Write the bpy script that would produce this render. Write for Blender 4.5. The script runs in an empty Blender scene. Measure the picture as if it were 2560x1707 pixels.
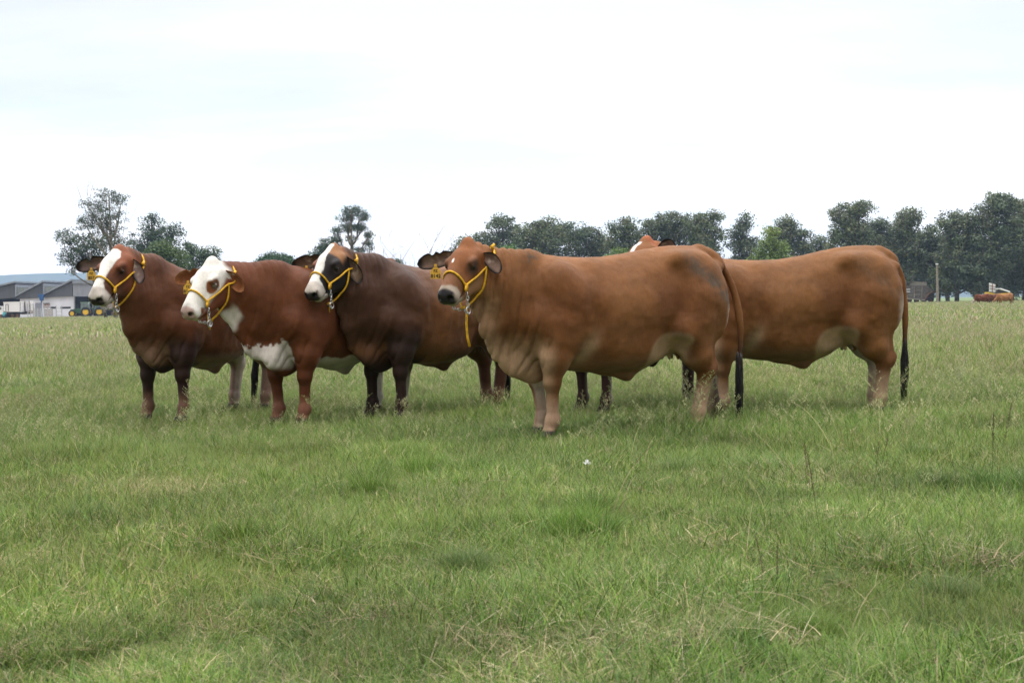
import bpy, math, random
import numpy as np
from math import sin, cos, pi, radians, sqrt
from mathutils import Matrix, Vector

# ------------------------------------------------------------------ camera
S = bpy.context.scene
COL = S.collection
W0, H0, FPX, CAMH, PITCH, ROLL = 2560.0, 1707.0, 3200.0, 0.95, radians(1.65), radians(1.0)
fwd = Vector((0, cos(PITCH), -sin(PITCH)))
up0 = Vector((0, sin(PITCH), cos(PITCH)))
rt0 = Vector((1, 0, 0))
RT = rt0 * cos(ROLL) - up0 * sin(ROLL)
UP = up0 * cos(ROLL) + rt0 * sin(ROLL)
CAM = Vector((0, 0, CAMH))
cd = bpy.data.cameras.new("camera"); cam = bpy.data.objects.new("camera", cd); COL.objects.link(cam)
m = Matrix((RT, UP, -fwd)).transposed().to_4x4(); m.translation = CAM
cam.matrix_world = m
cd.sensor_width = 36.0; cd.lens = FPX / W0 * 36.0
cd.clip_start = 0.05; cd.clip_end = 9000
cd.dof.use_dof = True; cd.dof.focus_distance = 10.0; cd.dof.aperture_fstop = 9.0
S.camera = cam

def at(px, py, D):
    """point seen at photo pixel (px,py), D metres along +y from the camera"""
    d = fwd + RT * ((px - W0 / 2) / FPX) - UP * ((py - H0 / 2) / FPX)
    return CAM + d * (D / d.y)
def onground(px, D, z=0.0):
    """ground point at depth D below photo column px (near the horizon)"""
    lo, hi = 300.0, 6000.0
    for _ in range(50):
        mid = (lo + hi) / 2
        if at(px, mid, D).z > z: lo = mid
        else: hi = mid
    return at(px, lo, D)

# ------------------------------------------------------------------ world: high thin overcast
wd = bpy.data.worlds.new("World"); S.world = wd; wd.use_nodes = True
nt = wd.node_tree; nt.nodes.clear()
N = nt.nodes.new; L = nt.links.new
out = N('ShaderNodeOutputWorld'); bg = N('ShaderNodeBackground')
SUN_EL, SUN_AZ = radians(68), radians(-25)      # sun high, behind and left of camera
sky = N('ShaderNodeTexSky'); sky.sky_type = 'NISHITA'; sky.sun_disc = False
sky.sun_elevation = SUN_EL; sky.sun_rotation = radians(205)
sk = N('ShaderNodeVectorMath'); sk.operation = 'SCALE'; sk.inputs['Scale'].default_value = 0.06
L(sky.outputs['Color'], sk.inputs[0])
tc = N('ShaderNodeTexCoord'); sep = N('ShaderNodeSeparateXYZ'); L(tc.outputs['Generated'], sep.inputs[0])
# cloud sheet: project the direction on a plane overhead
mx = N('ShaderNodeMath'); mx.operation = 'MAXIMUM'; mx.inputs[1].default_value = 0.0
L(sep.outputs['Z'], mx.inputs[0])
ad = N('ShaderNodeMath'); ad.operation = 'ADD'; ad.inputs[1].default_value = 0.16; L(mx.outputs[0], ad.inputs[0])
dv = N('ShaderNodeVectorMath'); dv.operation = 'DIVIDE'
cb = N('ShaderNodeCombineXYZ')
for i in range(3): L(ad.outputs[0], cb.inputs[i])
L(tc.outputs['Generated'], dv.inputs[0]); L(cb.outputs[0], dv.inputs[1])
mp = N('ShaderNodeMapping'); mp.inputs['Scale'].default_value = (0.55, 1.25, 0.6); mp.inputs['Location'].default_value = (3.1, 1.7, 0)
mp.inputs['Rotation'].default_value = (0, 0, 0.3)
L(dv.outputs[0], mp.inputs[0])
nz = N('ShaderNodeTexNoise'); nz.inputs['Scale'].default_value = 1.0; nz.inputs['Detail'].default_value = 7; nz.inputs['Roughness'].default_value = 0.52
L(mp.outputs[0], nz.inputs['Vector'])
rp = N('ShaderNodeValToRGB')
rp.color_ramp.elements[0].position = 0.40; rp.color_ramp.elements[0].color = (0.86, 0.87, 0.88, 1)
rp.color_ramp.elements[1].position = 0.58; rp.color_ramp.elements[1].color = (1.10, 1.04, 1.00, 1)
L(nz.outputs['Fac'], rp.inputs[0])
# brightness against elevation (thin cloud: bright low band, brighter again around the sun overhead)
zr = N('ShaderNodeValToRGB'); cr = zr.color_ramp
cr.elements[0].position = 0.0; cr.elements[0].color = (1.0, .92, .86, 1)
cr.elements[1].position = 1.0; cr.elements[1].color = (2.3,) * 3 + (1,)
e = cr.elements.new(0.07); e.color = (0.58,) * 3 + (1,)
e = cr.elements.new(0.16); e.color = (0.405,) * 3 + (1,)
e = cr.elements.new(0.32); e.color = (0.345,) * 3 + (1,)
e = cr.elements.new(0.6); e.color = (1.3,) * 3 + (1,)
L(mx.outputs[0], zr.inputs[0])
ml = N('ShaderNodeVectorMath'); ml.operation = 'MULTIPLY'; L(rp.outputs[0], ml.inputs[0]); L(zr.outputs[0], ml.inputs[1])
s2 = N('ShaderNodeVectorMath'); s2.operation = 'SCALE'; s2.inputs['Scale'].default_value = 2.30; L(ml.outputs[0], s2.inputs[0])
a2 = N('ShaderNodeVectorMath'); a2.operation = 'ADD'; L(s2.outputs[0], a2.inputs[0]); L(sk.outputs[0], a2.inputs[1])
# sky dimmed behind the camera, added to cut frontal fill on upright faces
mb_ = N('ShaderNodeMapRange'); mb_.inputs[1].default_value = -.75; mb_.inputs[2].default_value = .35; mb_.inputs[3].default_value = .42; mb_.inputs[4].default_value = 1.0; mb_.interpolation_type = 'SMOOTHSTEP'
L(sep.outputs['Y'], mb_.inputs[0])
s3 = N('ShaderNodeVectorMath'); s3.operation = 'SCALE'; L(a2.outputs[0], s3.inputs[0]); L(mb_.outputs[0], s3.inputs['Scale'])
L(s3.outputs[0], bg.inputs['Color']); bg.inputs['Strength'].default_value = 1.0
L(bg.outputs[0], out.inputs['Surface'])

sd = bpy.data.lights.new("sun", 'SUN'); sd.energy = 1.5; sd.angle = radians(20); sd.color = (1.0, 0.96, 0.9)
so = bpy.data.objects.new("sun", sd); COL.objects.link(so)
sv = Vector((sin(SUN_AZ) * cos(SUN_EL), -cos(SUN_AZ) * cos(SUN_EL), sin(SUN_EL)))
so.rotation_euler = sv.to_track_quat('Z', 'Y').to_euler(); so.location = (0, -5, 40)

S.view_settings.view_transform = 'Standard'; S.view_settings.look = 'None'
S.view_settings.exposure = 0.0; S.view_settings.gamma = 1.0
S.render.film_transparent = False
S.cycles.max_bounces = 6; S.cycles.diffuse_bounces = 3; S.cycles.glossy_bounces = 2
S.cycles.transmission_bounces = 3; S.cycles.volume_bounces = 0; S.cycles.transparent_max_bounces = 6
S.cycles.use_denoising = True
S.cycles.use_adaptive_sampling = True; S.cycles.adaptive_threshold = 0.02
S.render.filter_size = 1.5 if hasattr(S.render, 'filter_size') else 1.5

# ------------------------------------------------------------------ helpers
def srgb(r, g, b):
    f = lambda c: (c / 255) / 12.92 if c / 255 <= 0.04045 else (((c / 255) + 0.055) / 1.055) ** 2.4
    return (f(r), f(g), f(b))
def smooth(e0, e1, x):
    t = np.clip((x - e0) / (e1 - e0 + 1e-12), 0, 1); return t * t * (3 - 2 * t)
def vnoise(P, scale=1.0, seed=0):
    """3-D value noise, P (n,3) -> (n,) in -1..1"""
    Q = P * scale + seed * 17.31
    I = np.floor(Q).astype(np.int64); F = Q - I; F = F * F * (3 - 2 * F)
    def h(i, j, k):
        n = (i * 73856093) ^ (j * 19349663) ^ (k * 83492791) ^ (seed * 9176 + 101)
        n = (n ^ (n >> 13)) * 1274126177; n = n ^ (n >> 16)
        return (n & 0xffff) / 32767.5 - 1
    i, j, k = I[:, 0], I[:, 1], I[:, 2]; x, y, z = F[:, 0], F[:, 1], F[:, 2]
    def lx(jj, kk): return h(i, jj, kk) * (1 - x) + h(i + 1, jj, kk) * x
    a = lx(j, k) * (1 - y) + lx(j + 1, k) * y
    b = lx(j, k + 1) * (1 - y) + lx(j + 1, k + 1) * y
    return a * (1 - z) + b * z
def fbm(P, scale, seed=0, oct=3):
    s, a, t = 0, 1.0, 0
    for o in range(oct):
        s = s + a * vnoise(P, scale * 2 ** o, seed + o * 5); t += a; a *= 0.5
    return s / t

def mesh_np(name, V, F, smooth_=True):
    """V (n,3); F (m,k) int or list of such arrays"""
    if not isinstance(F, list): F = [F]
    F = [np.asarray(f, dtype=np.int32) for f in F if len(f)]
    me = bpy.data.meshes.new(name)
    V = np.asarray(V, dtype=np.float32)
    me.vertices.add(len(V)); me.vertices.foreach_set('co', V.ravel())
    nl = sum(f.size for f in F); nf = sum(len(f) for f in F)
    me.loops.add(nl); me.polygons.add(nf)
    me.loops.foreach_set('vertex_index', np.concatenate([f.ravel() for f in F]))
    tot = np.concatenate([np.full(len(f), f.shape[1], np.int32) for f in F])
    st = np.concatenate([[0], np.cumsum(tot)[:-1]]).astype(np.int32)
    me.polygons.foreach_set('loop_start', st)
    try: me.polygons.foreach_set('loop_total', tot)
    except Exception: pass
    me.update(calc_edges=True); me.validate()
    if smooth_: me.polygons.foreach_set('use_smooth', np.ones(len(me.polygons), dtype=bool))
    return me
def vcol(me, name, C):
    a = me.color_attributes.new(name, 'FLOAT_COLOR', 'POINT')
    C = np.asarray(C, dtype=np.float32)
    if C.shape[1] == 3: C = np.hstack([C, np.ones((len(C), 1), np.float32)])
    a.data.foreach_set('color', C.ravel())
def link(name, me, mats=None, parent=None, loc=None):
    o = bpy.data.objects.new(name, me); COL.objects.link(o)
    if mats is not None:
        for mm in (mats if isinstance(mats, (list, tuple)) else [mats]): me.materials.append(mm)
    if parent is not None: o.parent = parent
    if loc is not None: o.location = loc
    return o
def empty(name, loc=(0, 0, 0), rz=0.0, scale=1.0):
    o = bpy.data.objects.new(name, None); COL.objects.link(o); o.location = loc
    o.rotation_euler = (0, 0, rz); o.scale = (scale,) * 3; o.empty_display_size = 0.2
    return o
def tag(o, label=None, cat=None, group=None, kind=None):
    if label: o['label'] = label
    if cat: o['category'] = cat
    if group: o['group'] = group
    if kind: o['kind'] = kind
    return o

class MB:
    """mesh builder (lists)"""
    def __init__(s): s.v = []; s.f = []
    def add(s, vs, fs):
        b = len(s.v); s.v += [tuple(v) for v in vs]; s.f += [tuple(i + b for i in f) for f in fs]; return s
    def box(s, x0, y0, z0, x1, y1, z1, bev=0.0):
        v = [(x0, y0, z0), (x1, y0, z0), (x1, y1, z0), (x0, y1, z0), (x0, y0, z1), (x1, y0, z1), (x1, y1, z1), (x0, y1, z1)]
        return s.add(v, [(0, 3, 2, 1), (4, 5, 6, 7), (0, 1, 5, 4), (1, 2, 6, 5), (2, 3, 7, 6), (3, 0, 4, 7)])
    def bar(s, a, b, r, n=6, r2=None):
        a = Vector(a); b = Vector(b); d = (b - a).normalized(); r2 = r if r2 is None else r2
        u = d.orthogonal().normalized(); w = d.cross(u)
        vs = [a + (u * cos(2 * pi * i / n) + w * sin(2 * pi * i / n)) * r for i in range(n)] + \
             [b + (u * cos(2 * pi * i / n) + w * sin(2 * pi * i / n)) * r2 for i in range(n)]
        fs = [(i, (i + 1) % n, n + (i + 1) % n, n + i) for i in range(n)] + [tuple(range(n))[::-1], tuple(range(n, 2 * n))]
        return s.add(vs, fs)
    def prism(s, pts, y0, y1):
        """pts in (x,z), extruded y0..y1"""
        n = len(pts)
        vs = [(x, y0, z) for x, z in pts] + [(x, y1, z) for x, z in pts]
        return s.add(vs, [tuple(range(n)), tuple(range(2 * n - 1, n - 1, -1))] + [(i, n + i, n + (i + 1) % n, (i + 1) % n) for i in range(n)])
    def tube(s, pts, r, n=8, closed=False):
        P = [Vector(p) for p in pts]; k = len(P)
        rr = r if isinstance(r, (list, tuple, np.ndarray)) else [r] * k
        t0 = (P[1] - P[0]).normalized(); u = t0.orthogonal().normalized(); vs = []
        for i in range(k):
            if closed: t = (P[(i + 1) % k] - P[i - 1]).normalized()
            else: t = (P[min(i + 1, k - 1)] - P[max(i - 1, 0)]).normalized()
            u = (u - t * u.dot(t)).normalized(); w = t.cross(u)
            vs += [P[i] + (u * cos(2 * pi * j / n) + w * sin(2 * pi * j / n)) * rr[i] for j in range(n)]
        fs = []
        for i in range(k if closed else k - 1):
            a, b = i * n, ((i + 1) % k) * n
            fs += [(a + j, a + (j + 1) % n, b + (j + 1) % n, b + j) for j in range(n)]
        if not closed: fs += [tuple(range(n))[::-1], tuple(range((k - 1) * n, k * n))]
        return s.add(vs, fs)
    def disc(s, c, r, y0, y1, n=20):
        """cylinder with axis along y"""
        return s.bar((c[0], y0, c[1]), (c[0], y1, c[1]), r, n)
    def build(s, name, mat, parent=None, sm=False, loc=None):
        me = bpy.data.meshes.new(name); me.from_pydata(s.v, [], s.f); me.update()
        if sm: me.polygons.foreach_set('use_smooth', np.ones(len(me.polygons), dtype=bool))
        return link(name, me, mat, parent, loc)

def mat(name, col=(0.5, 0.5, 0.5), rough=0.7, metal=0.0, noise=0.12, nscale=8.0, bump=0.0, spec=0.3, col2=None, coord='Object', stretch=None):
    """procedural: base colour broken up by noise (+ optional second colour, bump)"""
    mt = bpy.data.materials.new(name); mt.use_nodes = True; t = mt.node_tree; t.nodes.clear()
    o = t.nodes.new('ShaderNodeOutputMaterial'); p = t.nodes.new('ShaderNodeBsdfPrincipled')
    t.links.new(p.outputs[0], o.inputs[0])
    p.inputs['Roughness'].default_value = rough; p.inputs['Metallic'].default_value = metal
    p.inputs['Specular IOR Level'].default_value = spec
    c = t.nodes.new('ShaderNodeTexCoord'); src = c.outputs[coord]
    if stretch:
        mpn = t.nodes.new('ShaderNodeMapping'); mpn.inputs['Scale'].default_value = stretch
        t.links.new(src, mpn.inputs[0]); src = mpn.outputs[0]
    n = t.nodes.new('ShaderNodeTexNoise'); n.inputs['Scale'].default_value = nscale; n.inputs['Detail'].default_value = 5
    t.links.new(src, n.inputs['Vector'])
    r = t.nodes.new('ShaderNodeValToRGB'); r.color_ramp.elements[0].position = 0.35; r.color_ramp.elements[1].position = 0.65
    a = col2 if col2 else tuple(x * (1 - noise * 2) for x in col)
    r.color_ramp.elements[0].color = tuple(a) + (1,); r.color_ramp.elements[1].color = tuple(min(1, x * (1 + (0 if col2 else noise))) for x in col) + (1,)
    t.links.new(n.outputs['Fac'], r.inputs[0]); t.links.new(r.outputs[0], p.inputs['Base Color'])
    if bump:
        b = t.nodes.new('ShaderNodeBump'); b.inputs['Strength'].default_value = bump; b.inputs['Distance'].default_value = 0.02
        t.links.new(n.outputs['Fac'], b.inputs['Height']); t.links.new(b.outputs[0], p.inputs['Normal'])
    return mt
# ------------------------------------------------------------------ ground sheet, hills
def gh(x, y):
    """ground height: gentle bumps of the pasture close by, flat further away"""
    x = np.asarray(x, float); y = np.asarray(y, float)
    P = np.stack([x, y, np.zeros_like(x)], -1).reshape(-1, 3)
    f = np.clip(1 - (P[:, 1] - 25) / 60, 0, 1)
    h = fbm(P, 0.55, 31, 3) * .045 + vnoise(P, 2.2, 35) * .026
    return (h * f).reshape(x.shape) - .01
def ground_material():
    mt = bpy.data.materials.new("pasture_soil"); mt.use_nodes = True; t = mt.node_tree; t.nodes.clear(); N = t.nodes.new; K = t.links.new
    o = N('ShaderNodeOutputMaterial'); p = N('ShaderNodeBsdfPrincipled'); K(p.outputs[0], o.inputs[0])
    p.inputs['Roughness'].default_value = .95; p.inputs['Specular IOR Level'].default_value = .1
    c = N('ShaderNodeTexCoord')
    def noise(sc, det=5, mpv=None):
        n = N('ShaderNodeTexNoise'); n.inputs['Scale'].default_value = sc; n.inputs['Detail'].default_value = det
        if mpv:
            m_ = N('ShaderNodeMapping'); m_.inputs['Scale'].default_value = mpv; K(c.outputs['Object'], m_.inputs[0]); K(m_.outputs[0], n.inputs['Vector'])
        else: K(c.outputs['Object'], n.inputs['Vector'])
        return n
    n1 = noise(.05, 6, (1, .6, 1)); n2 = noise(1.3, 6); n3 = noise(30, 4)
    r1 = N('ShaderNodeValToRGB'); r1.color_ramp.elements[0].position = .38; r1.color_ramp.elements[0].color = (.115, .165, .062, 1)
    r1.color_ramp.elements[1].position = .62; r1.color_ramp.elements[1].color = (.170, .205, .090, 1); K(n1.outputs['Fac'], r1.inputs[0])
    r2 = N('ShaderNodeValToRGB'); r2.color_ramp.elements[0].position = .35; r2.color_ramp.elements[0].color = (.055, .060, .026, 1)
    r2.color_ramp.elements[1].position = .7; r2.color_ramp.elements[1].color = (.10, .13, .045, 1); K(n2.outputs['Fac'], r2.inputs[0])
    # the soil and thatch show between the blades close by; the sward itself closes up with distance
    g = N('ShaderNodeSeparateXYZ'); K(c.outputs['Object'], g.inputs[0])
    mr = N('ShaderNodeMapRange'); mr.inputs[1].default_value = 25; mr.inputs[2].default_value = 110; K(g.outputs['Y'], mr.inputs[0])
    mx = N('ShaderNodeMix'); mx.data_type = 'RGBA'; K(mr.outputs[0], mx.inputs['Factor']); K(r2.outputs[0], mx.inputs[6]); K(r1.outputs[0], mx.inputs[7])
    m3 = N('ShaderNodeMapRange'); m3.inputs[1].default_value = .3; m3.inputs[2].default_value = .7; m3.inputs[3].default_value = .75; m3.inputs[4].default_value = 1.25; K(n3.outputs['Fac'], m3.inputs[0])
    sc = N('ShaderNodeVectorMath'); sc.operation = 'SCALE'; K(mx.outputs[2], sc.inputs[0]); K(m3.outputs[0], sc.inputs['Scale']); K(sc.outputs[0], p.inputs['Base Color'])
    b = N('ShaderNodeBump'); b.inputs['Strength'].default_value = .6; b.inputs['Distance'].default_value = .03; K(n2.outputs['Fac'], b.inputs['Height']); K(b.outputs[0], p.inputs['Normal'])
    return mt
xs = np.unique(np.concatenate([-np.geomspace(8, 4000, 26)[::-1], np.linspace(-8, 8, 110), np.geomspace(8, 4000, 26)]))
ys = np.unique(np.concatenate([[-60, -20, -5], np.linspace(-2, 18, 130), np.geomspace(18, 4400, 50)]))
XX, YY = np.meshgrid(xs, ys, indexing='ij')
Vg = np.stack([XX, YY, gh(XX, YY)], -1).reshape(-1, 3); nx_, ny_ = XX.shape
ii, jj = np.meshgrid(np.arange(nx_ - 1), np.arange(ny_ - 1), indexing='ij'); b_ = (ii * ny_ + jj).ravel()
ground = link('ground', mesh_np('ground', Vg, np.stack([b_, b_ + ny_, b_ + ny_ + 1, b_ + 1], 1)), ground_material()); tag(ground, kind='structure')

# bare earth strip along the yard on the left and under the right trees
def strip(name, pts0, pts1, z, mt):
    mb = MB(); n = len(pts0); mb.add([(x, y, z) for x, y in pts0] + [(x, y, z) for x, y in pts1], [(i, i + 1, n + i + 1, n + i) for i in range(n - 1)])
    return tag(mb.build(name, mt), kind='structure')
M_DIRT = mat('yard_dirt', (.34, .28, .20), .95, noise=.2, nscale=.5)
rr = random.Random(5)
xa = [-160 + 6 * i for i in range(24)]
strip('yard', [(x, 232 + rr.uniform(-2, 2)) for x in xa], [(x, 300) for x in xa], .012, M_DIRT)
M_STRAW = mat('dry_verge', (.36, .31, .17), .95, noise=.25, nscale=.4)
xa = [60 + 6 * i for i in range(26)]
strip('path', [(x, 236 + rr.uniform(-1.5, 1.5)) for x in xa], [(x, 246 + rr.uniform(-2, 2)) for x in xa], .012, M_STRAW)

def hill(name, prof, D, depth, mt, seed):
    """ridge whose skyline passes through photo points prof, D away, with real slopes"""
    xs_ = np.linspace(prof[0][0], prof[-1][0], 170); py = np.interp(xs_, [p[0] for p in prof], [p[1] for p in prof])
    V = []; nr = 14
    for i, (px, y_) in enumerate(zip(xs_, py)):
        top = at(px, y_, D)
        for j in range(nr + 1):
            t = j / nr; prf = sin(t * pi / 2 if t <= 1 else 1)
            V.append((top.x * (1 - .12 * (1 - t)), D - depth * (1 - t), top.z * (t ** .8)))
        V.append((top.x, D + depth * 1.2, 0))
    V = np.array(V); m_ = nr + 2
    nn = fbm(V * np.array([1, 1.0, 3]), .006, seed, 4); V[:, 2] *= 1 + .05 * nn * (V[:, 2] < V[:, 2].max() * 2); V[:, 2] += vnoise(V, .05, seed) * 1.0 * (V[:, 2] > 5)
    k = len(xs_); ii, jj = np.meshgrid(np.arange(k - 1), np.arange(m_ - 1), indexing='ij'); b = (ii * m_ + jj).ravel()
    o = link(name, mesh_np(name, V, np.stack([b, b + m_, b + m_ + 1, b + 1], 1)), mt); return tag(o, kind='structure')
M_HILL = mat('hill_bush', (.075, .10, .045), .95, noise=.3, nscale=.02, col2=(.04, .06, .03))
hill('hills', [(-900, 720), (-300, 700), (0, 691), (90, 687), (250, 681), (500, 688), (800, 706), (1150, 700), (1300, 668), (1450, 646), (1800, 652), (2200, 630), (2560, 618), (3000, 640), (3500, 690)], 4200, 1000, M_HILL, 3)

# ------------------------------------------------------------------ grass: tufts of real blades, scattered
def grass_material():
    mt = bpy.data.materials.new("grass_blades"); mt.use_nodes = True; t = mt.node_tree; t.nodes.clear(); N = t.nodes.new; K = t.links.new
    o = N('ShaderNodeOutputMaterial'); p = N('ShaderNodeBsdfPrincipled'); tr = N('ShaderNodeBsdfTranslucent'); mx = N('ShaderNodeMixShader'); mx.inputs[0].default_value = .25
    a = N('ShaderNodeAttribute'); a.attribute_name = 'gcol'
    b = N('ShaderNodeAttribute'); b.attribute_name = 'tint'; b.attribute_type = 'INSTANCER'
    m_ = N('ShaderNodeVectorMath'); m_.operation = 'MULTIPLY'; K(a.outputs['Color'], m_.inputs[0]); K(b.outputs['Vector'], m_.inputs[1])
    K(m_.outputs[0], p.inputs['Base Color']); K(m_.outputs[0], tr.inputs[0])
    p.inputs['Roughness'].default_value = .6; p.inputs['Specular IOR Level'].default_value = .25
    K(p.outputs[0], mx.inputs[1]); K(tr.outputs[0], mx.inputs[2]); K(mx.outputs[0], o.inputs['Surface'])
    return mt
M_GRASS = grass_material()
PATCH = bpy.data.collections.new('grass_patches')
RS = np.random.RandomState(7)
GREENS = np.array([(.108, .205, .024), (.078, .165, .022), (.158, .250, .036), (.225, .285, .060), (.125, .205, .060), (.046, .098, .016)])
DRY = np.array([(.42, .33, .19), (.34, .25, .14), (.50, .43, .28), (.25, .19, .11), (.30, .27, .12)])
def blades(n, R, ln, w, lean, dry=.06, curl=1.0, base_z=0.0, shape='disc', pal=GREENS, seg=3):
    """n blades as tapered strips -> verts, quads, colours"""
    a = RS.rand(n) * 2 * pi; r = R * np.sqrt(RS.rand(n)); bx, by = r * np.cos(a), r * np.sin(a)
    if shape == 'square': bx, by = (RS.rand(n) * 2 - 1) * R, (RS.rand(n) * 2 - 1) * R
    az = RS.rand(n) * 2 * pi; L_ = ln[0] + (ln[1] - ln[0]) * RS.rand(n) ** 1.4
    if shape == 'tuft': az = a + RS.randn(n) * .5
    th = lean[0] + (lean[1] - lean[0]) * RS.rand(n); cu = (.3 + RS.rand(n) * 1.1) * curl
    wd = w * (.6 + .8 * RS.rand(n)); V = np.zeros((n, seg + 1, 2, 3)); pos = np.stack([bx, by, np.full(n, base_z - .01)], 1)
    tw = az + pi / 2 + RS.randn(n) * .5; side = np.stack([np.cos(tw), np.sin(tw), RS.randn(n) * .2], 1)
    for k in range(seg + 1):
        ww = wd * (1 - (k / seg) ** 1.6 * .92)
        V[:, k, 0] = pos - side * ww[:, None] / 2; V[:, k, 1] = pos + side * ww[:, None] / 2
        ang = th + cu * (k + .5) / seg
        st = L_ / seg
        pos = pos + np.stack([np.cos(az) * np.sin(ang), np.sin(az) * np.sin(ang), np.cos(ang)], 1) * st[:, None]
        pos[:, 2] = np.maximum(pos[:, 2], base_z + .004)
    b = (np.arange(n) * (seg + 1) * 2)[:, None]; Q = np.concatenate([np.concatenate([b + 2 * k, b + 2 * k + 1, b + 2 * k + 3, b + 2 * k + 2], 1) for k in range(seg)])
    c = pal[RS.randint(0, len(pal), n)] * (.75 + .5 * RS.rand(n))[:, None]
    dm = RS.rand(n) < dry; c[dm] = DRY[RS.randint(0, len(DRY), dm.sum())] * (.7 + .5 * RS.rand(dm.sum()))[:, None]
    C = np.repeat(c[:, None], (seg + 1) * 2, 1).reshape(n, seg + 1, 2, 3)
    C[:, -1] = C[:, -1] * .6 + np.array((.30, .27, .12)) * .4
    return V.reshape(-1, 3), Q, C.reshape(-1, 3)
def seedhead(n, R, hgt, pal, br=14, w=.0012):
    """thin stems with an open airy panicle"""
    VV, QQ, CC = [], [], []; o = 0
    def strip_(P, ww, c):
        nonlocal o
        P = np.array(P); d = RS.randn(3); d /= np.linalg.norm(d); k = len(P)
        V = np.concatenate([P - d * ww / 2, P + d * ww / 2]); VV.append(V); QQ.append(np.array([(o + i, o + i + 1, o + k + i + 1, o + k + i) for i in range(k - 1)])); CC.append(np.tile(c, (2 * k, 1))); o += 2 * k
    for _ in range(n):
        a, r = RS.rand() * 2 * pi, R * sqrt(RS.rand()); x, y = r * cos(a), r * sin(a); H = hgt[0] + (hgt[1] - hgt[0]) * RS.rand()
        az = RS.rand() * 2 * pi; le = RS.rand() * .5 + .05; c = pal[RS.randint(len(pal))] * (.7 + .5 * RS.rand())
        P = [np.array((x + cos(az) * le * H * t * t, y + sin(az) * le * H * t * t, H * t * (1 - .25 * le * t))) for t in np.linspace(0, 1, 7)]
        strip_(P, w * 1.2, c * np.array((.7, .9, .6)))
        for b in range(br):
            t = .60 + .40 * b / br; i = min(5, int(t * 6)); f = t * 6 - i; q = P[i] * (1 - f) + P[i + 1] * f
            aa = RS.rand() * 2 * pi; ln = H * .16 * (1.15 - (t - .6) / .4) * (.6 + .6 * RS.rand())
            e = q + np.array((cos(aa) * ln * .8, sin(aa) * ln * .8, ln * .55)); strip_([q, e], w, c)
            for s_ in (.55, .8, 1.0):
                g = q + (e - q) * s_; strip_([g, g + np.array((RS.randn() * .004, RS.randn() * .004, .007))], w * 2.2, c * 1.1)
    return np.concatenate(VV), np.concatenate(QQ), np.concatenate(CC)
def merge(parts):
    V, Q, C, o = [], [], [], 0
    for v, q, c in parts: V.append(v); Q.append(q + o); C.append(c); o += len(v)
    return np.concatenate(V), np.concatenate(Q), np.concatenate(C)
PROTO = []
def proto(parts):
    V, Q, C = merge(parts) if isinstance(parts, list) else parts
    nm = 'grass_patch_%02d' % len(PROTO); me = mesh_np(nm, V, Q, False); vcol(me, 'gcol', np.clip(C, 0, 1)); me.materials.append(M_GRASS)
    o = bpy.data.objects.new(nm, me); PATCH.objects.link(o); PROTO.append(o); return len(PROTO) - 1
SEEDP = np.array([(.34, .33, .17), (.28, .31, .13), (.38, .35, .20), (.26, .32, .12)])
# near: fine sward
NEAR = [proto([blades(2100, .24, (.03, .085), .0024, (.1, 1.15), d, 1.0), blades(500, .24, (.05, .14), .0026, (.0, .8), d * .6), blades(160, .24, (.05, .14), .0024, (.9, 1.5), .75, .4, .02)]) for d in (.02, .04, .06, .12)]
NDRY = [proto([blades(1300, .22, (.03, .08), .0024, (.3, 1.4), .40, .8), blades(500, .22, (.05, .16), .0026, (.9, 1.55), .9, .5, .012)]) for _ in range(2)]
FINE = [proto([blades(1100, .22, (.05, .125), .0018, (.05, .9), .04, .9, pal=GREENS[[2, 3, 4]]), blades(1000, .22, (.03, .09), .0024, (.1, 1.2), .05)]) for _ in range(2)]
TUFT = [proto([blades(700, .10, (.12, .30), .0030, (.0, .75), .05, 1.0, shape='tuft', pal=p)]) for p in (GREENS[[0, 1, 5]], GREENS[[0, 2, 1]], np.array([(.11, .18, .06), (.14, .21, .07)]))]
MAT_T = [proto([blades(520, .16, (.08, .20), .0034, (.5, 1.4), .25, .9, shape='tuft', pal=GREENS[[5, 1, 0]])])]
# middle distance: longer grass with seed veil
MID = [proto([blades(2000, .34, (.035, .115), .0034, (.1, 1.05), d, 1.0, pal=GREENS[[0, 1, 2, 3, 4]]), blades(330, .34, (.08, .18), .0028, (.0, .7), d), seedhead(4, .34, (.14, .26), SEEDP, 9, .0015)]) for d in (.05, .10, .16)]
SEED = [proto([seedhead(9, .20, (.30, .52), SEEDP, 16, .0017), blades(90, .2, (.15, .3), .003, (0, .5), .1)]) for _ in range(3)]
FAR = [proto([blades(1700, 1.0, (.07, .17), .010, (.0, .8), d, 1.0, shape='square', pal=GREENS[[0, 2, 3, 4]] * 1.05), blades(260, 1.0, (.14, .26), .006, (0, .5), .30, .8, shape='square')]) for d in (.05, .10)]
VFAR = [proto([blades(1300, 3.2, (.12, .28), .040, (.0, .7), .08, 1.0, shape='square', pal=GREENS[[0, 2, 3, 4]] * 1.05), blades(300, 3.2, (.2, .36), .03, (0, .5), .25, .8, shape='square')]) for _ in range(2)]
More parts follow.
